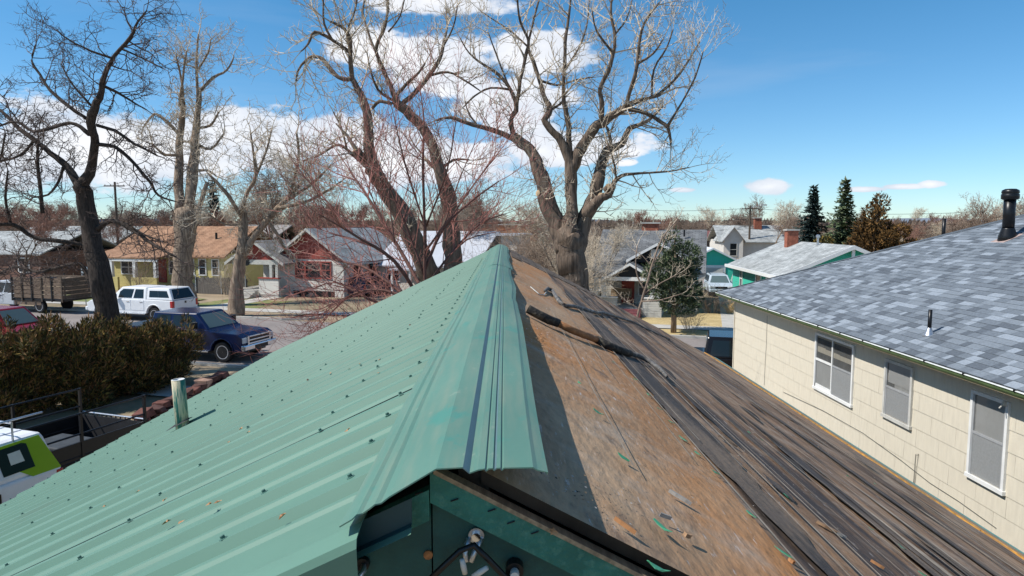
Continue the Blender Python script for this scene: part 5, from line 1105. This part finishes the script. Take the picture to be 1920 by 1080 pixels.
def limb_tree(name, label, Y, limbs, bark, twm, seed, dens, P_, tl, spread=.45, cat='tree', lev=2, base=True, minr=.0, cuts=(), k=9, start=.12):
    rn = random.Random(seed); placed = []; tb = MB(); cb = MB(); first = limbs[0]
    bp = P(first[0][0], first[0][1], Y); root = thing(name, label, cat, (bp.x, Y, 0)); ro = Vector(root.location)
    for li, lb in enumerate(limbs):
        px, py, w_ = lb[0]
        if li == 0 or not placed: dy = 0
        else: dy = min(placed, key=lambda t: (t[0]-px)**2+(t[1]-py)**2)[2]
        slope = 0 if li == 0 else rn.uniform(-spread, spread); pts = []; rad = []; acc_ = 0
        for i, (px, py, w_) in enumerate(lb):
            if i: acc_ += math.hypot(px-lb[i-1][0], py-lb[i-1][1])*Y/F
            yy = Y+dy+slope*acc_+(.15*math.sin(acc_*1.3+li) if i else 0); placed.append((px, py, yy-Y))
            pts.append(P(px, py, yy)-ro); rad.append(max(minr, w_/2*yy/F*((.68+.26*min(1, max(0, (w_-20)/16))) if w_ > 9 else .78)))
        if li == 0 and base and pts[0].z > 0: pts.insert(0, Vector((pts[0].x, pts[0].y, -.1))); rad.insert(0, rad[0]*1.25)
        # subdivide smoothly with a little wobble
        sp, sr = [], []
        for i in range(len(pts)-1):
            p0, p1, p2, p3 = pts[max(i-1, 0)], pts[i], pts[i+1], pts[min(i+2, len(pts)-1)]
            for s in range(3):
                t = s/3; q = .5*((2*p1)+(p2-p0)*t+(2*p0-5*p1+4*p2-p3)*t*t+(3*p1-p0-3*p2+p3)*t**3)
                j = rad[i]*.16 if (i or s) else 0; sp.append(q+Vector((rn.uniform(-j, j), rn.uniform(-j, j), rn.uniform(-j, j)))); sr.append((rad[i]+(rad[i+1]-rad[i])*t)*rn.uniform(.92, 1.1))
        sp.append(pts[-1]); sr.append(rad[-1]); tb.tube(sp, sr, k if sr[0] > .12 else 6)
        # shoots along the limb
        Lt = sum((sp[i+1]-sp[i]).length for i in range(len(sp)-1)); run = 0; nxt = Lt*(start if li else .55)
        for i in range(len(sp)-1):
            sg = (sp[i+1]-sp[i]); sl_ = sg.length
            while nxt < run+sl_:
                t = (nxt-run)/max(sl_, 1e-6); q = sp[i]+sg*t; dd_ = sg.normalized(); o = Vector((rn.gauss(0,1), rn.gauss(0,1), rn.gauss(0,1)+P_['lift'])); o -= dd_*o.dot(dd_); o.normalize()
                f = nxt/Lt; L = tl*rn.uniform(.45, 1.15)*(.75+.5*f if li else .6); r = min(sr[i]*.55, P_['r0']*L/tl+P_['rmin'])
                ramify(cb, q, (dd_*P_['fwd']+o).normalized(), L, r, rn, lev, P_)
                nxt += rn.expovariate(dens*(.6+.8*f))+.03
            run += sl_
        if sr[-1] < .12: ramify(cb, sp[-1], (sp[-1]-sp[-2]).normalized(), tl*1.0, max(sr[-1]*.8, P_['rmin']), rn, lev, P_)
    tr_ = tb.build('trunk', bark, root, smooth=True)
    for (px, py, w_, dr) in cuts:                       # pale sawn faces
        q = min(placed, key=lambda t: (t[0]-px)**2+(t[1]-py)**2); pt = P(px, py, Y+q[2]-.1)-ro; rr = w_/2*Y/F; d_ = Vector(dr).normalized()
        mb = MB(); mb.tube([pt-d_*rr*2.2, pt], [rr*1.05, rr], 10, mi=0); o = mb.build('sawn_stub', bark, root); m2 = MB(); m2.tube([pt+d_*.004, pt+d_*.02], rr*.93, 10); m2.build('cut_face', m_cut, o)
    cb.build('crown', twm, root); return root
m_cut = M('fresh_cut_wood', (.55,.38,.22), .8, .15, 20)
COT = dict(bend=.16, up=.05, lift=.5, fwd=.75, kids=(0,3,5,4), r0=.024, rmin=.0075)
KNO = dict(bend=.30, up=.01, lift=.15, fwd=.6, kids=(0,4,6,4), r0=.022, rmin=.0075)
RED = dict(bend=.07, up=.02, lift=.55, fwd=1.2, kids=(0,3,5,4), r0=.014, rmin=.0052)
GNA = dict(bend=.22, up=.02, lift=.2, fwd=.55, kids=(0,4,6,4), r0=.028, rmin=.0125)
limb_tree('dark_knotty_tree', 'dark knotty bare tree rising behind juniper hedge at left', 25, [
 [(205,720,54),(204,610,46),(192,520,44),(170,440,36),(158,375,33),(155,345,32)],
 [(155,348,26),(172,310,24),(178,265,20),(171,240,22),(176,205,22),(190,170,16),(196,140,13),(215,105,10),(245,70,8),(258,42,5),(275,20,3)],
 [(150,350,24),(125,312,18),(95,287,15),(65,262,12),(35,240,9),(10,215,7),(-20,190,5)], [(168,252,12),(140,232,10),(110,235,9),(65,247,7),(30,228,5),(-10,240,4)],
 [(166,225,9),(130,200,8),(95,170,7),(75,140,6),(60,115,5),(66,85,3)], [(180,270,12),(215,275,10),(245,300,8),(280,340,7),(297,366,5),(330,378,3)], [(182,235,10),(215,245,8),(250,268,6),(295,292,4)],
 [(192,160,7),(225,176,6),(250,192,5),(275,206,3)], [(228,92,5),(265,108,4),(305,128,3)], [(212,110,6),(170,95,5),(130,75,4),(108,58,3)], [(178,205,6),(150,175,5),(130,150,4),(115,120,3)], [(168,462,16),(111,452,13),(66,446,12),(28,422,12),(0,420,11),(-40,412,8)],
 [(180,432,16),(210,414,12),(250,432,9),(290,460,7),(330,482,4)], [(185,550,18),(165,520,14),(150,495,10),(110,502,9),(70,510,8),(30,500,6),(-5,515,5)], [(205,415,9),(235,420,7),(270,440,5),(300,450,3)], [(120,310,8),(110,340,6),(90,365,5),(60,370,4)], [(65,262,7),(40,290,6),(10,300,5),(-30,310,4)], [(20,420,7),(10,370,6),(15,320,4)], [(80,400,9),(75,350,8),(70,300,7),(72,270,5)], [(-30,415,7),(-20,350,6),(0,300,5),(10,250,4)]],
 m_barkdark, m_twigdark, 1, 5.5, KNO, 1.25, .5)
limb_tree('tall_shaggy_tree', 'tall shaggy bare tree with twin trunks behind white pickup', 46, [
 [(347,575,44),(345,500,38),(345,440,38),(343,395,38)], [(338,400,26),(335,320,22),(338,260,18),(342,222,16),(344,190,10)], [(352,400,26),(363,310,24),(368,250,20),(372,200,15),(374,165,10)],
 [(372,190,8),(368,120,6),(372,65,4)], [(374,172,9),(400,145,7),(425,132,5),(438,108,3)], [(340,255,10),(315,230,8),(290,214,6),(268,240,4)], [(345,200,7),(340,150,5),(330,105,3)], [(370,240,7),(395,235,6),(410,210,4)], [(342,290,8),(310,290,6),(285,270,4)], [(370,270,8),(395,280,6),(420,250,4)], [(360,440,17),(375,385,13),(389,342,11)], [(368,320,8),(390,320,6),(405,330,4)], [(336,200,6),(345,130,5),(350,95,3)], [(372,130,5),(390,100,4),(395,75,3)]],
 m_bark2, m_twig, 2, 3.4, GNA, 1.7, .35, lev=2)
limb_tree('twisted_tree', 'twisted half-bare tree on the parkway before red-gabled house', 41, [
 [(441,592,36),(445,530,27),(452,470,25),(456,420,22),(453,392,18)], [(454,480,24),(480,440,18),(510,402,15),(540,372,13),(562,345,10)], [(453,400,14),(462,365,10),(480,330,9),(476,290,6),(470,250,4)], [(455,410,12),(430,370,9),(405,340,7),(390,325,4)], [(500,412,10),(520,440,8),(540,475,6),(560,490,4)], [(540,375,9),(560,300,7),(556,250,5)], [(520,390,9),(570,380,8),(610,360,6),(640,340,4)], [(545,372,8),(590,340,6),(620,310,4)], [(455,420,8),(420,420,6),(390,400,4)], [(480,330,6),(500,280,5),(510,240,3)]],
 m_bark2, m_twig, 3, 4.0, GNA, 1.7, .5, lev=2)
limb_tree('forked_cottonwood', 'tall cottonwood with two leaning trunks behind red-twigged tree', 24, [
 [(850,520,38),(845,440,35),(838,370,33),(820,300,27),(800,250,25),(770,215,24),(745,195,22),(741,182,19)], [(742,187,16),(725,145,13),(705,95,10),(718,60,8),(727,20,7),(724,-25,5)], [(752,197,14),(780,172,13),(805,140,12),(825,110,9),(832,80,7),(838,50,5),(836,15,3)], [(742,180,9),(760,160,8),(785,136,6),(797,118,4)],
 [(812,530,42),(770,440,39),(745,390,37),(715,345,33),(698,315,30),(692,280,26),(690,240,24),(688,205,22),(675,175,19),(660,145,15),(657,100,11),(655,70,9),(640,50,7),(618,40,5)],
 [(662,148,13),(635,146,12),(612,120,11),(600,108,9),(580,108,7),(560,130,5),(555,152,4)], [(658,100,9),(625,76,8),(590,60,7),(578,82,5),(565,96,3)], [(657,98,8),(652,60,6),(665,20,5),(672,-20,4)], [(698,318,24),(683,300,22),(670,283,18)], [(685,312,11),(650,280,8),(630,272,7),(600,290,5),(568,302,4)], [(625,78,6),(608,45,5),(606,5,4),(604,-20,3)], [(705,98,7),(690,60,6),(680,20,5),(690,-20,3)],
 [(735,195,9),(712,190,8),(698,203,8)], [(835,320,13),(812,312,11),(800,300,9)], [(805,142,7),(840,135,6),(870,150,5),(900,170,3)], [(741,190,7),(715,175,6),(700,150,5),(690,110,3)], [(832,85,5),(850,50,4),(858,10,3)], [(728,60,5),(750,30,4),(760,-10,3)], [(650,280,6),(640,240,5),(625,210,3)], [(825,320,8),(850,300,6),(880,300,4)]],
 m_bark, m_twig, 4, 4.2, COT, 1.15, .4, cuts=((668,281,16,(-.4,-.3,.9)), (697,318,12,(.7,-.7,.2))))
limb_tree('great_cottonwood', 'great spreading cottonwood with fresh saw cuts behind the roof ridge', 23, [
 [(1080,560,62),(1074,505,57),(1070,460,54),(1067,436,44),(1066,424,30)], [(1058,470,34),(1047,430,36),(1030,385,35),(1015,330,31),(1000,290,27),(978,267,26),(960,255,24)], [(964,260,16),(930,246,14),(895,236,12),(870,229,10),(845,220,8),(818,226,5)],
 [(962,258,18),(959,222,14),(969,200,14),(955,165,10),(935,140,8),(905,120,6),(880,100,4),(862,70,3)], [(968,202,12),(976,150,10),(986,105,9),(990,75,7),(975,40,6),(970,0,5),(966,-30,4)],
 [(1068,470,34),(1069,430,34),(1072,380,28),(1070,320,27),(1055,270,23),(1030,240,19),(1020,225,17),(1031,205,16),(1020,180,13),(1012,150,11),(1000,115,9),(990,88,7),(1000,40,5),(1012,-5,4)], [(1068,305,19),(1066,240,17),(1062,215,15),(1056,180,12),(1058,130,10),(1060,80,9),(1065,40,7),(1070,0,5),(1072,-30,4)],
 [(1072,318,27),(1090,276,26),(1115,242,26),(1135,226,22),(1165,206,20),(1182,195,16),(1215,185,10),(1238,177,8)], [(1128,228,16),(1128,190,13),(1125,165,13),(1140,135,12),(1150,100,10),(1153,65,8),(1145,25,6),(1150,-20,5)], [(1178,205,14),(1210,212,12),(1235,226,11),(1253,240,10),(1258,272,4)], [(1172,202,12),(1185,160,11),(1195,120,9),(1200,70,7),(1210,40,5),(1236,5,4)], [(1232,179,8),(1265,150,6),(1290,115,5),(1312,78,3)], [(1222,182,6),(1226,130,5),(1250,90,4),(1262,55,3)], [(1250,238,8),(1280,190,5),(1305,140,4),(1318,98,2.5)],
 [(1078,480,36),(1086,436,38),(1105,392,31),(1120,350,29),(1130,302,25),(1140,281,23),(1165,270,19),(1180,242,16),(1195,235,11),(1215,226,8),(1242,200,5)], [(1147,282,10),(1142,250,8),(1135,234,6)], [(1092,412,30),(1120,376,24),(1143,365,19),(1151,345,13),(1165,330,9),(1200,325,6),(1250,322,4),(1292,314,2.5)], [(1156,338,6),(1150,300,5),(1138,268,4)], [(1060,130,6),(1085,90,5),(1100,50,4),(1105,0,3)], [(1150,100,6),(1120,60,5),(1110,20,3)], [(990,88,5),(960,60,4),(930,40,3),(900,20,2.5)], [(1012,150,6),(1045,160,5),(1080,150,4),(1110,145,3)], [(955,168,6),(920,165,5),(890,180,4),(870,200,3)], [(1195,120,6),(1225,100,5),(1245,70,3)], [(1153,65,5),(1175,35,4),(1185,0,3)], [(895,236,6),(878,210,4),(872,190,3)], [(1031,207,7),(1050,195,6),(1062,180,4)], [(955,165,5),(930,100,4),(915,60,3)]],
 m_bark, m_twig, 5, 4.6, COT, 1.2, .4, cuts=((1009,362,13,(-.8,-.6,.2)), (1142,349,12,(.3,-.8,.5)), (1126,366,10,(-.2,-.9,.3))))
limb_tree('red_twigged_tree', 'multi-stemmed small tree with fine red twigs behind the metal roof', 17, [
 [(800,640,12),(797,520,10),(797,450,9),(795,380,7),(793,300,7),(795,230,4),(790,185,2)], [(800,560,10),(760,485,10),(720,420,8),(690,370,6),(655,318,4)], [(792,570,10),(740,490,9),(680,450,7),(630,420,5),(592,398,3)], [(797,505,8),(830,430,7),(880,380,5),(935,340,3)], [(797,472,7),(850,400,5),(900,330,4),(932,290,2)], [(790,570,9),(720,545,7),(660,552,5),(615,592,3)], [(796,420,5),(760,310,4),(738,215,2)], [(797,430,5),(838,320,4),(855,225,2)],
 [(797,520,7),(760,420,5),(720,330,4),(690,260,2)], [(795,585,8),(700,510,6),(640,490,5),(600,480,3)], [(798,540,7),(850,470,5),(900,420,4),(950,400,2)], [(780,600,8),(690,560,6),(630,530,4),(590,540,3)], [(770,620,7),(700,600,5),(640,600,4),(600,620,2)], [(830,430,4),(860,340,3),(890,270,2)], [(740,455,4),(730,370,3),(735,300,2)], [(840,480,5),(875,450,4),(905,440,3)]],
 M('red_brown_bark', (.15,.075,.06), .9, .25, 6), m_twigred, 6, 5.0, RED, 1.6, .55, start=.2)
limb_tree('young_bare_tree', 'slim young bare tree in front of bungalow porch', 33.5, [
 [(1190,640,7),(1196,590,6),(1206,555,6),(1215,525,5.5),(1225,490,5),(1240,450,4),(1262,420,3)], [(1222,497,5),(1240,470,4),(1250,440,2)], [(1210,545,4),(1196,520,4),(1192,490,3),(1195,460,2)], [(1203,565,4),(1240,562,3),(1280,550,2)], [(1208,550,4),(1240,530,3),(1275,512,2)], [(1200,580,3),(1175,565,2),(1160,550,1.5)], [(1222,500,3),(1205,480,2),(1190,470,1.5)]],
 m_twigbrown, m_twig, 7, 1.6, dict(COT, rmin=.006), .9, .3)
# trees that are only a crown behind others: free-grown prototypes
def free_tree(seed, h, twm, bark, name, lev=3, wide=.5, dens=9, P_=None):
    rn = random.Random(seed); root = bpy.data.objects.new(name, None); C.objects.link(root); tb, cb = MB(), MB()
    P_ = P_ or dict(bend=.2, up=.05, lift=.35, fwd=.75, kids=(0,4,5,5), r0=.05, rmin=.013)
    def limb(p, d, L, r, lv):
        pts = [p]; rad = [r]; q = p
        for i in range(5):
            d = (d+Vector((rn.gauss(0,.16), rn.gauss(0,.16), rn.gauss(0,.10)+.05))).normalized(); q = q+d*(L/5); pts.append(q); rad.append(r*(1-.13*(i+1)))
        tb.tube(pts, rad, 6)
        if lv == 0:
            for i in range(dens):
                t = rn.uniform(.8, 5); k = min(int(t), 4); qq = pts[k]+(pts[k+1]-pts[k])*(t-k); o = Vector((rn.gauss(0,1), rn.gauss(0,1), rn.gauss(0,1)+.4)).normalized(); ramify(cb, qq, (d*.5+o).normalized(), h*.14*rn.uniform(.5, 1.1), .02, rn, 2, P_)
            return
        for i in range(3 if lv > 1 else 4):
            a = 2.1*i+rn.uniform(0, 1.5); o = Vector((math.cos(a), math.sin(a), 0))*wide; nd = (d*.75+o+Vector((0,0,.12))).normalized(); k = rn.choice((3,4,5)); limb(pts[k], nd, L*rn.uniform(.6, .85), rad[k]*.68, lv-1)
    limb(Vector((0,0,-.1)), Vector((rn.uniform(-.1,.1), rn.uniform(-.1,.1), 1)).normalized(), h*.36, h*.021, 2)
    tb.build('trunk', bark, root, smooth=True); cb.build('crown', twm, root); return root
protos = [free_tree(40, 9, m_twigbrown, m_bark2, 'bare_tree'), free_tree(41, 10, m_twig, m_bark2, 'bare_tree', wide=.42), free_tree(42, 8, M('russet_twigs', (.24,.13,.095), .9, .2, 2), m_bark, 'bare_tree', wide=.6, dens=11), free_tree(43, 9, m_twigbrown, m_bark, 'bare_tree', wide=.35, dens=12)]
used = set()
def bare(px, py_top, Y, k, label, group=None, rz=None):
    top = P(px, py_top, Y); pr = protos[k]; hh = (9,10,8,9)[k]*1.02; s_ = top.z/hh; rz = rz if rz is not None else (px*.37) % 6.28
    if k not in used:
        used.add(k); r = pr; r.location = (top.x, Y, 0); r.rotation_euler = (0,0,rz); r.scale = (s_,)*3; tag(r, label, 'tree', group); return r
    r = dup(pr, (top.x, Y, 0), rz, s_, label, group); tag(r, label, 'tree', group); return r
bare(30, 335, 60, 2, 'low russet bare tree crown at the left edge behind dark tree')
bare(560, 225, 62, 1, 'grey bare tree behind the twisted parkway tree'); bare(500, 240, 66, 3, 'pale bare tree rising left of the grey bare tree behind red-gabled house')
bare(610, 330, 58, 2, 'russet bare tree beside the red-gabled house'); bare(890, 285, 60, 3, 'brown bare tree right of the leaning cottonwood trunk')
bare(1050, 330, 40, 1, 'pale dense bare tree just behind the great cottonwood trunk', rz=1.0); bare(1130, 385, 44, 1, 'pale straggly bare tree at the left corner of bungalow')
bare(1215, 362, 85, 2, 'russet bare tree above the bungalow ridge'); bare(1340, 366, 95, 1, 'open grey bare tree above white house'); bare(1430, 340, 100, 0, 'tall brown bare tree left of the spruce'); bare(1375, 470, 66, 0, 'small bare tree beside white house wall'); bare(1850, 318, 70, 3, 'tangled brown bare tree left of black flue pipe'); bare(1915, 330, 66, 0, 'brown bare tree at the right edge behind flue pipe')
bare(1015, 380, 62, 1, 'pale bare tree in the gap right of the white roof'); bare(1075, 392, 58, 0, 'brown bare tree behind the great cottonwood trunk'); bare(1125, 400, 70, 3, 'brown bare tree over the left end of bungalow roof'); [bare(px, tp_, yy, kk, 'bare tree in the brown row above the roofs right of bungalow', 'bare trees above the right roofs') for px, tp_, yy, kk in ((1300,382,78,0),(1395,362,92,3),(1455,352,84,1),(1500,372,80,0),(1270,372,98,3),(1180,375,90,0),(1725,392,88,3),(1770,398,92,1),(1800,380,84,0),(1880,345,78,1))]; bare(1480, 375, 90, 2, 'russet bare tree between pole and spruce'); bare(1690, 385, 80, 2, 'russet bare tree right of rusty juniper')
rnd = random.Random(14)
FT = 'distant bare tree in the brown belt along the horizon'
for px in range(-60, 1960, 38):
    Yd = rnd.uniform(110, 260); top = rnd.uniform(376, 402) if px > 900 else rnd.uniform(345, 395); bare(px+rnd.uniform(-15, 15), top, Yd, rnd.choice((0,1,2,3)), FT, 'distant bare trees', rnd.uniform(0, 6))
for px in list(range(-30, 960, 33)): bare(px+rnd.uniform(-12, 12), rnd.uniform(332, 385), rnd.uniform(70, 110), rnd.choice((0,2,3,2)), 'bare tree in the middle distance above the houses at left', 'bare trees behind the left houses', rnd.uniform(0, 6))
# a wooded mass far off
mb = MB(); rn = random.Random(19)
for k in range(9000):
    a = R(rn.uniform(-50, 50)); d = rn.uniform(280, 700); x, y = math.sin(a)*d, math.cos(a)*d; h = rn.uniform(2, 7.5); s_ = rn.uniform(.5, 1.6)
    mb.add([(x-s_, y, h-rn.uniform(1,3)), (x+s_, y+rn.uniform(-1,1), h-rn.uniform(1,4)), (x+rn.uniform(-1,1), y, h+rn.uniform(0,1.2))], [(0,1,2)])
    if k % 3 == 0: mb.add([(x-s_*2, y, -.1), (x+s_*2, y, -.1), (x+rn.uniform(-1,1), y+1, h)], [(0,1,2)])
o = mb.build('far_woods', M('far_wood', (.20,.145,.11), .95, .4, .3)); o['kind'] = 'stuff'; o['label'] = 'far brown belt of leafless woods along the horizon'; o['category'] = 'woods'

# ---------------------------------------------------------------- evergreens
def sprays(mb, blobs, n, size, rn, mats=3, out=.7, shell=.55, flat=.3, dark=None, upb=.25, wd=(.12,.26)):
    tot = sum(b[3]*b[4]*b[5] for b in blobs)
    for cx, cy, cz, rx, ry, rz in blobs:
        for k in range(int(n*rx*ry*rz/tot)):
            u = Vector((rn.gauss(0,1), rn.gauss(0,1), rn.gauss(0,1))).normalized(); t = shell+(1-shell)*rn.random()**.6; t *= 1+.16*math.sin(u.x*7+cx)*math.sin(u.z*6+cz*2)+rn.gauss(0, .05)
            p = Vector((cx+u.x*rx*t, cy+u.y*ry*t, cz+u.z*rz*t)); d = (u*out+Vector((rn.gauss(0,.4), rn.gauss(0,.4), rn.gauss(0,.4)+upb))).normalized()
            a = d.orthogonal().normalized(); a.rotate(Matrix.Rotation(rn.uniform(0, 6.28), 3, d)); L = size*rn.uniform(.6, 1.4); w_ = L*rn.uniform(*wd); b = d.cross(a)*(w_*.5)
            mi = rn.choices(range(mats), dark or [1]*mats)[0]
            mb.add([tuple(p-d*L*.3), tuple(p+a*w_+d*L*.15), tuple(p+d*L), tuple(p-a*w_+d*L*.25+b)], [(0,1,2,3)], mi)
            mb.add([tuple(p-d*L*.2), tuple(p+b*1.6+d*L*.3), tuple(p+d*L*.8+b)], [(0,1,2)], mi)
def evergreen(name, label, base, blobs, n, size, mats, seed, trunk_h, tr=.12, dark=None, cat='tree', lean=(0,0), **kw):
    rn = random.Random(seed); root = thing(name, label, cat, base); mb = MB(); sprays(mb, blobs, n, size, rn, len(mats), dark=dark, **kw); mb.build('crown', mats, root)
    tb = MB(); tb.tube([(0,0,-.1),(lean[0]*.3,0,trunk_h*.4),(lean[0],lean[1],trunk_h)], [tr*1.2, tr, tr*.4], 8)
    for cx, cy, cz, *_ in blobs: tb.tube([(lean[0]*.4,0,min(trunk_h, cz)*.7), (cx*.6, cy*.6, cz-.1), (cx, cy, cz)], [tr*.35, tr*.25, tr*.1], 5)
    tb.build('trunk', m_bark2, root, smooth=True); return root
g = S(sn(G(1262, 628))[0], 1.3)
rn = random.Random(2)
bl = [(.1,0,2.3,1.3,1.1,.8),(-.2,.2,3.1,1.35,1.1,.8),(.35,-.1,3.9,.95,.9,.7),(-.25,0,4.5,.55,.5,.6),(.9,0,1.9,.6,.7,.5),(-.75,.1,2.6,.6,.6,.5),(.2,-.3,1.5,1.0,.9,.5),(.75,.2,3.3,.6,.6,.55),(-.05,.0,5.0,.3,.3,.4),(.75,.1,4.3,.35,.35,.4)]
evergreen('juniper_tree', 'bushy green juniper standing on the parkway before bungalow', g, bl, 9000, .15, m_pine, 3, 4.2, .13, dark=(2.2,2,1.2))
# hedge of upright junipers along the drive
h0 = G(312, 722); h1 = G(-60, 800); rn = random.Random(31)
hn = 9
for k in range(hn):
    t = k/(hn-1); q = h0+(h1-h0)*t; tp_ = P(0, 0, q.y); px = 312-370*t; topz = P(px, 612+14*math.sin(k*1.9)+22*t, q.y).z
    b = []
    for j in range(9):
        zz = topz*(.12+.8*rn.random()); b.append((rn.uniform(-.6,.6), rn.uniform(-.7,.7), zz, rn.uniform(.45,.75)*(1.15-.5*zz/topz), rn.uniform(.45,.75)*(1.15-.5*zz/topz), rn.uniform(.35,.6)))
    for j in range(13): b.append((rn.uniform(-.8,.8), rn.uniform(-.8,.8), topz*rn.uniform(.66,1.0), rn.uniform(.14,.24), rn.uniform(.14,.24), rn.uniform(.3,.5)))
    b.append((0,0,topz*.4,.8,.8,topz*.36))
    ordn = ['at the street end of the hedge', 'second from the street end of the hedge', 'third from the street end of the hedge', 'fourth from the street end of the hedge', 'in the middle of the hedge', 'sixth from the street end of the hedge', 'seventh from the street end of the hedge', 'at the left edge of the picture in the hedge', 'last of the hedge, cut by the left edge'][k]
    evergreen('juniper_shrub', 'olive-brown juniper shrub '+ordn, q, b, 15500, .132, m_jun, 60+k, topz*.85, .06, dark=(2.6,1.8,1.6,1.8), cat='shrub', upb=.65, wd=(.07,.17))['group'] = 'juniper hedge along the driveway'
# spruce, pine and rusty junipers at right
def spruce(name, label, px, top, Y, wide, mats, seed, droop=.15, dens=1.0):
    tp_ = P(px, top, Y); root = thing(name, label, 'tree', (tp_.x, Y, 0)); rn = random.Random(seed); hh = tp_.z; mb = MB(); tb = MB(); tb.tube([(0,0,-.1),(0,0,hh)], [.22,.03], 7)
    z = hh*.12
    while z < hh-.15:
        f = 1-z/hh; R_ = wide*f**1.1*rn.uniform(.75, 1.1)+.12; nb_ = int(6+5*f)
        for i in range(nb_):
            a = 6.283*i/nb_+rn.uniform(-.4,.4); L = R_*rn.uniform(.7, 1.15); d = Vector((math.cos(a), math.sin(a), rn.uniform(-.25,.15)-droop)); e = d*L; tb.tube([(0,0,z),tuple(Vector((0,0,z))+e)], [.03,.008], 4)
            ns = int((4+L*9)*dens)
            for j in range(ns):
                t = (j+.6)/ns; p = Vector((0,0,z))+e*t+Vector((rn.gauss(0,.05), rn.gauss(0,.05), rn.gauss(0,.04))); dd_ = (d*.6+Vector((rn.gauss(0,.5), rn.gauss(0,.5), rn.gauss(0,.25)+.1))).normalized(); s_ = rn.uniform(.32,.6)*(1.1-.4*t); sd_ = dd_.cross(Vector((0,0,1))).normalized()*s_*.32
                mi = rn.choices((0,1,2), (2,2,1))[0]; mb.add([tuple(p), tuple(p+dd_*s_*.5+sd_), tuple(p+dd_*s_), tuple(p+dd_*s_*.5-sd_-Vector((0,0,s_*.2)))], [(0,1,2,3)], mi)
        z += hh*.028+.06
    mb.build('crown', mats, root); tb.build('trunk', m_barkdark, root); return root
spruce('blue_spruce', 'dark pointed spruce above teal house roof', 1526, 346, 74, 3.6, m_spr, 5, dens=1.5)
spruce('ragged_pine', 'ragged grey-green pine right of the spruce', 1586, 334, 66, 3.6, m_pine, 6, .0, 1.3)
spruce('dark_fir', 'dark fir top showing left of the twisted tree', 398, 336, 92, 3.8, m_spr, 8, dens=1.2)
q = P(1645, 365, 52); hz = q.z; rn = random.Random(7); b = [(0,0,hz*.35,2.1,1.8,hz*.34)]
for j in range(22): zz = hz*rn.uniform(.15,.93); rr = 2.1*(1-zz/hz)**.6; a = rn.uniform(0, 6.28); b.append((math.cos(a)*rr*.75, math.sin(a)*rr*.75, zz, .65, .65, .75))
b += [(0,0,hz*.93,.35,.35,.5),(.5,0,hz*.88,.3,.3,.5),(-.5,0,hz*.8,.4,.4,.6)]
evergreen('rusty_juniper', 'big rusty olive juniper behind teal house', (q.x, 52, 0), b, 13000, .24, m_rust, 8, hz*.8, .2, dark=(1.5,2,1.3))
q = P(1700, 418, 50); hz = q.z; b = [(rn.uniform(-1.3,1.3), rn.uniform(-.6,.6), hz*rn.uniform(.4,.92), .6, .6, .55) for j in range(9)]
evergreen('low_rusty_juniper', 'low rusty orange juniper right of the big one', (q.x, 50, 0), b, 4500, .2, m_rust[1:]+[m_rust[0]], 9, hz*.7, .12, dark=(2,2,1))
q = P(1565, 450, 50); hz = q.z; b = [(rn.uniform(-.9,.9), rn.uniform(-.6,.6), hz*rn.uniform(.5,.95), .5, .5, .5) for j in range(7)]
evergreen('olive_shrub', 'olive shrub just behind the ridge of teal house', (q.x, 52, 0), b, 2500, .2, m_jun[1:3]+[m_jun[0]], 10, hz*.7, .1, cat='shrub')
# straw-coloured shrubs
def brush(name, label, loc, h, r, n, m, seed, rm=.005):
    rn = random.Random(seed); root = thing(name, label, 'shrub', loc); mb = MB(); PB = dict(bend=.15, up=.03, lift=.3, fwd=.9, kids=(0,3,4,4), r0=.01, rmin=rm)
    for k in range(n):
        a = rn.uniform(0, 6.28); d = Vector((math.cos(a)*r*rn.random(), math.sin(a)*r*rn.random(), h)).normalized(); ramify(mb, Vector((math.cos(a)*.2*r, math.sin(a)*.2*r, -.05)), d, h*rn.uniform(.6, 1.05), .012, rn, 2, PB)
    mb.build('stems', m, root); return root
brush('leafless_shrub', 'leafless brown shrub behind the parkway juniper', G(1338, 588), 1.9, 1.4, 45, m_twigbrown, 1)
brush('straw_shrub', 'straw-coloured shrub at the foot of the juniper trunk', g+Vector((.9,.2,0)), 1.5, .9, 26, m_twig, 2)
brush('straw_bush', 'golden dry grass clump at the lawn edge by driveway', G(1372, 590), .9, .9, 40, M('golden_stems', (.48,.33,.15), .9, .2, 3), 3)
brush('red_shrub', 'low dense red-stemmed shrub at the foot of red-twigged tree', Vector((-3.7, 18.2, 0)), 4.3, 1.5, 55, m_twigred, 4)
brush('rusty_shrub', 'leafless rusty shrub beside the red-gabled house', G(640, 553), 2.2, 1.8, 40, m_twigred, 5)
brush('grey_shrub', 'grey leafless shrub by the board fence', G(428, 552), 3.0, 1.6, 40, m_twig, 6)
brush('fence_shrub', 'leafless shrub before yellow house porch', G(262, 549), 2.6, 1.5, 40, m_twigbrown, 7)
brush('tall_pale_shrub', 'tall pale leafless thicket between white roof and great cottonwood', S(sn(G(1010, 575))[0], 7), 5.2, 2.4, 170, m_twigbrown, 8, .010)
brush('pale_thicket', 'pale leafless thicket right of the great cottonwood trunk', S(sn(G(1092, 590))[0], 6), 4.4, 1.2, 70, m_twig, 9, .009)
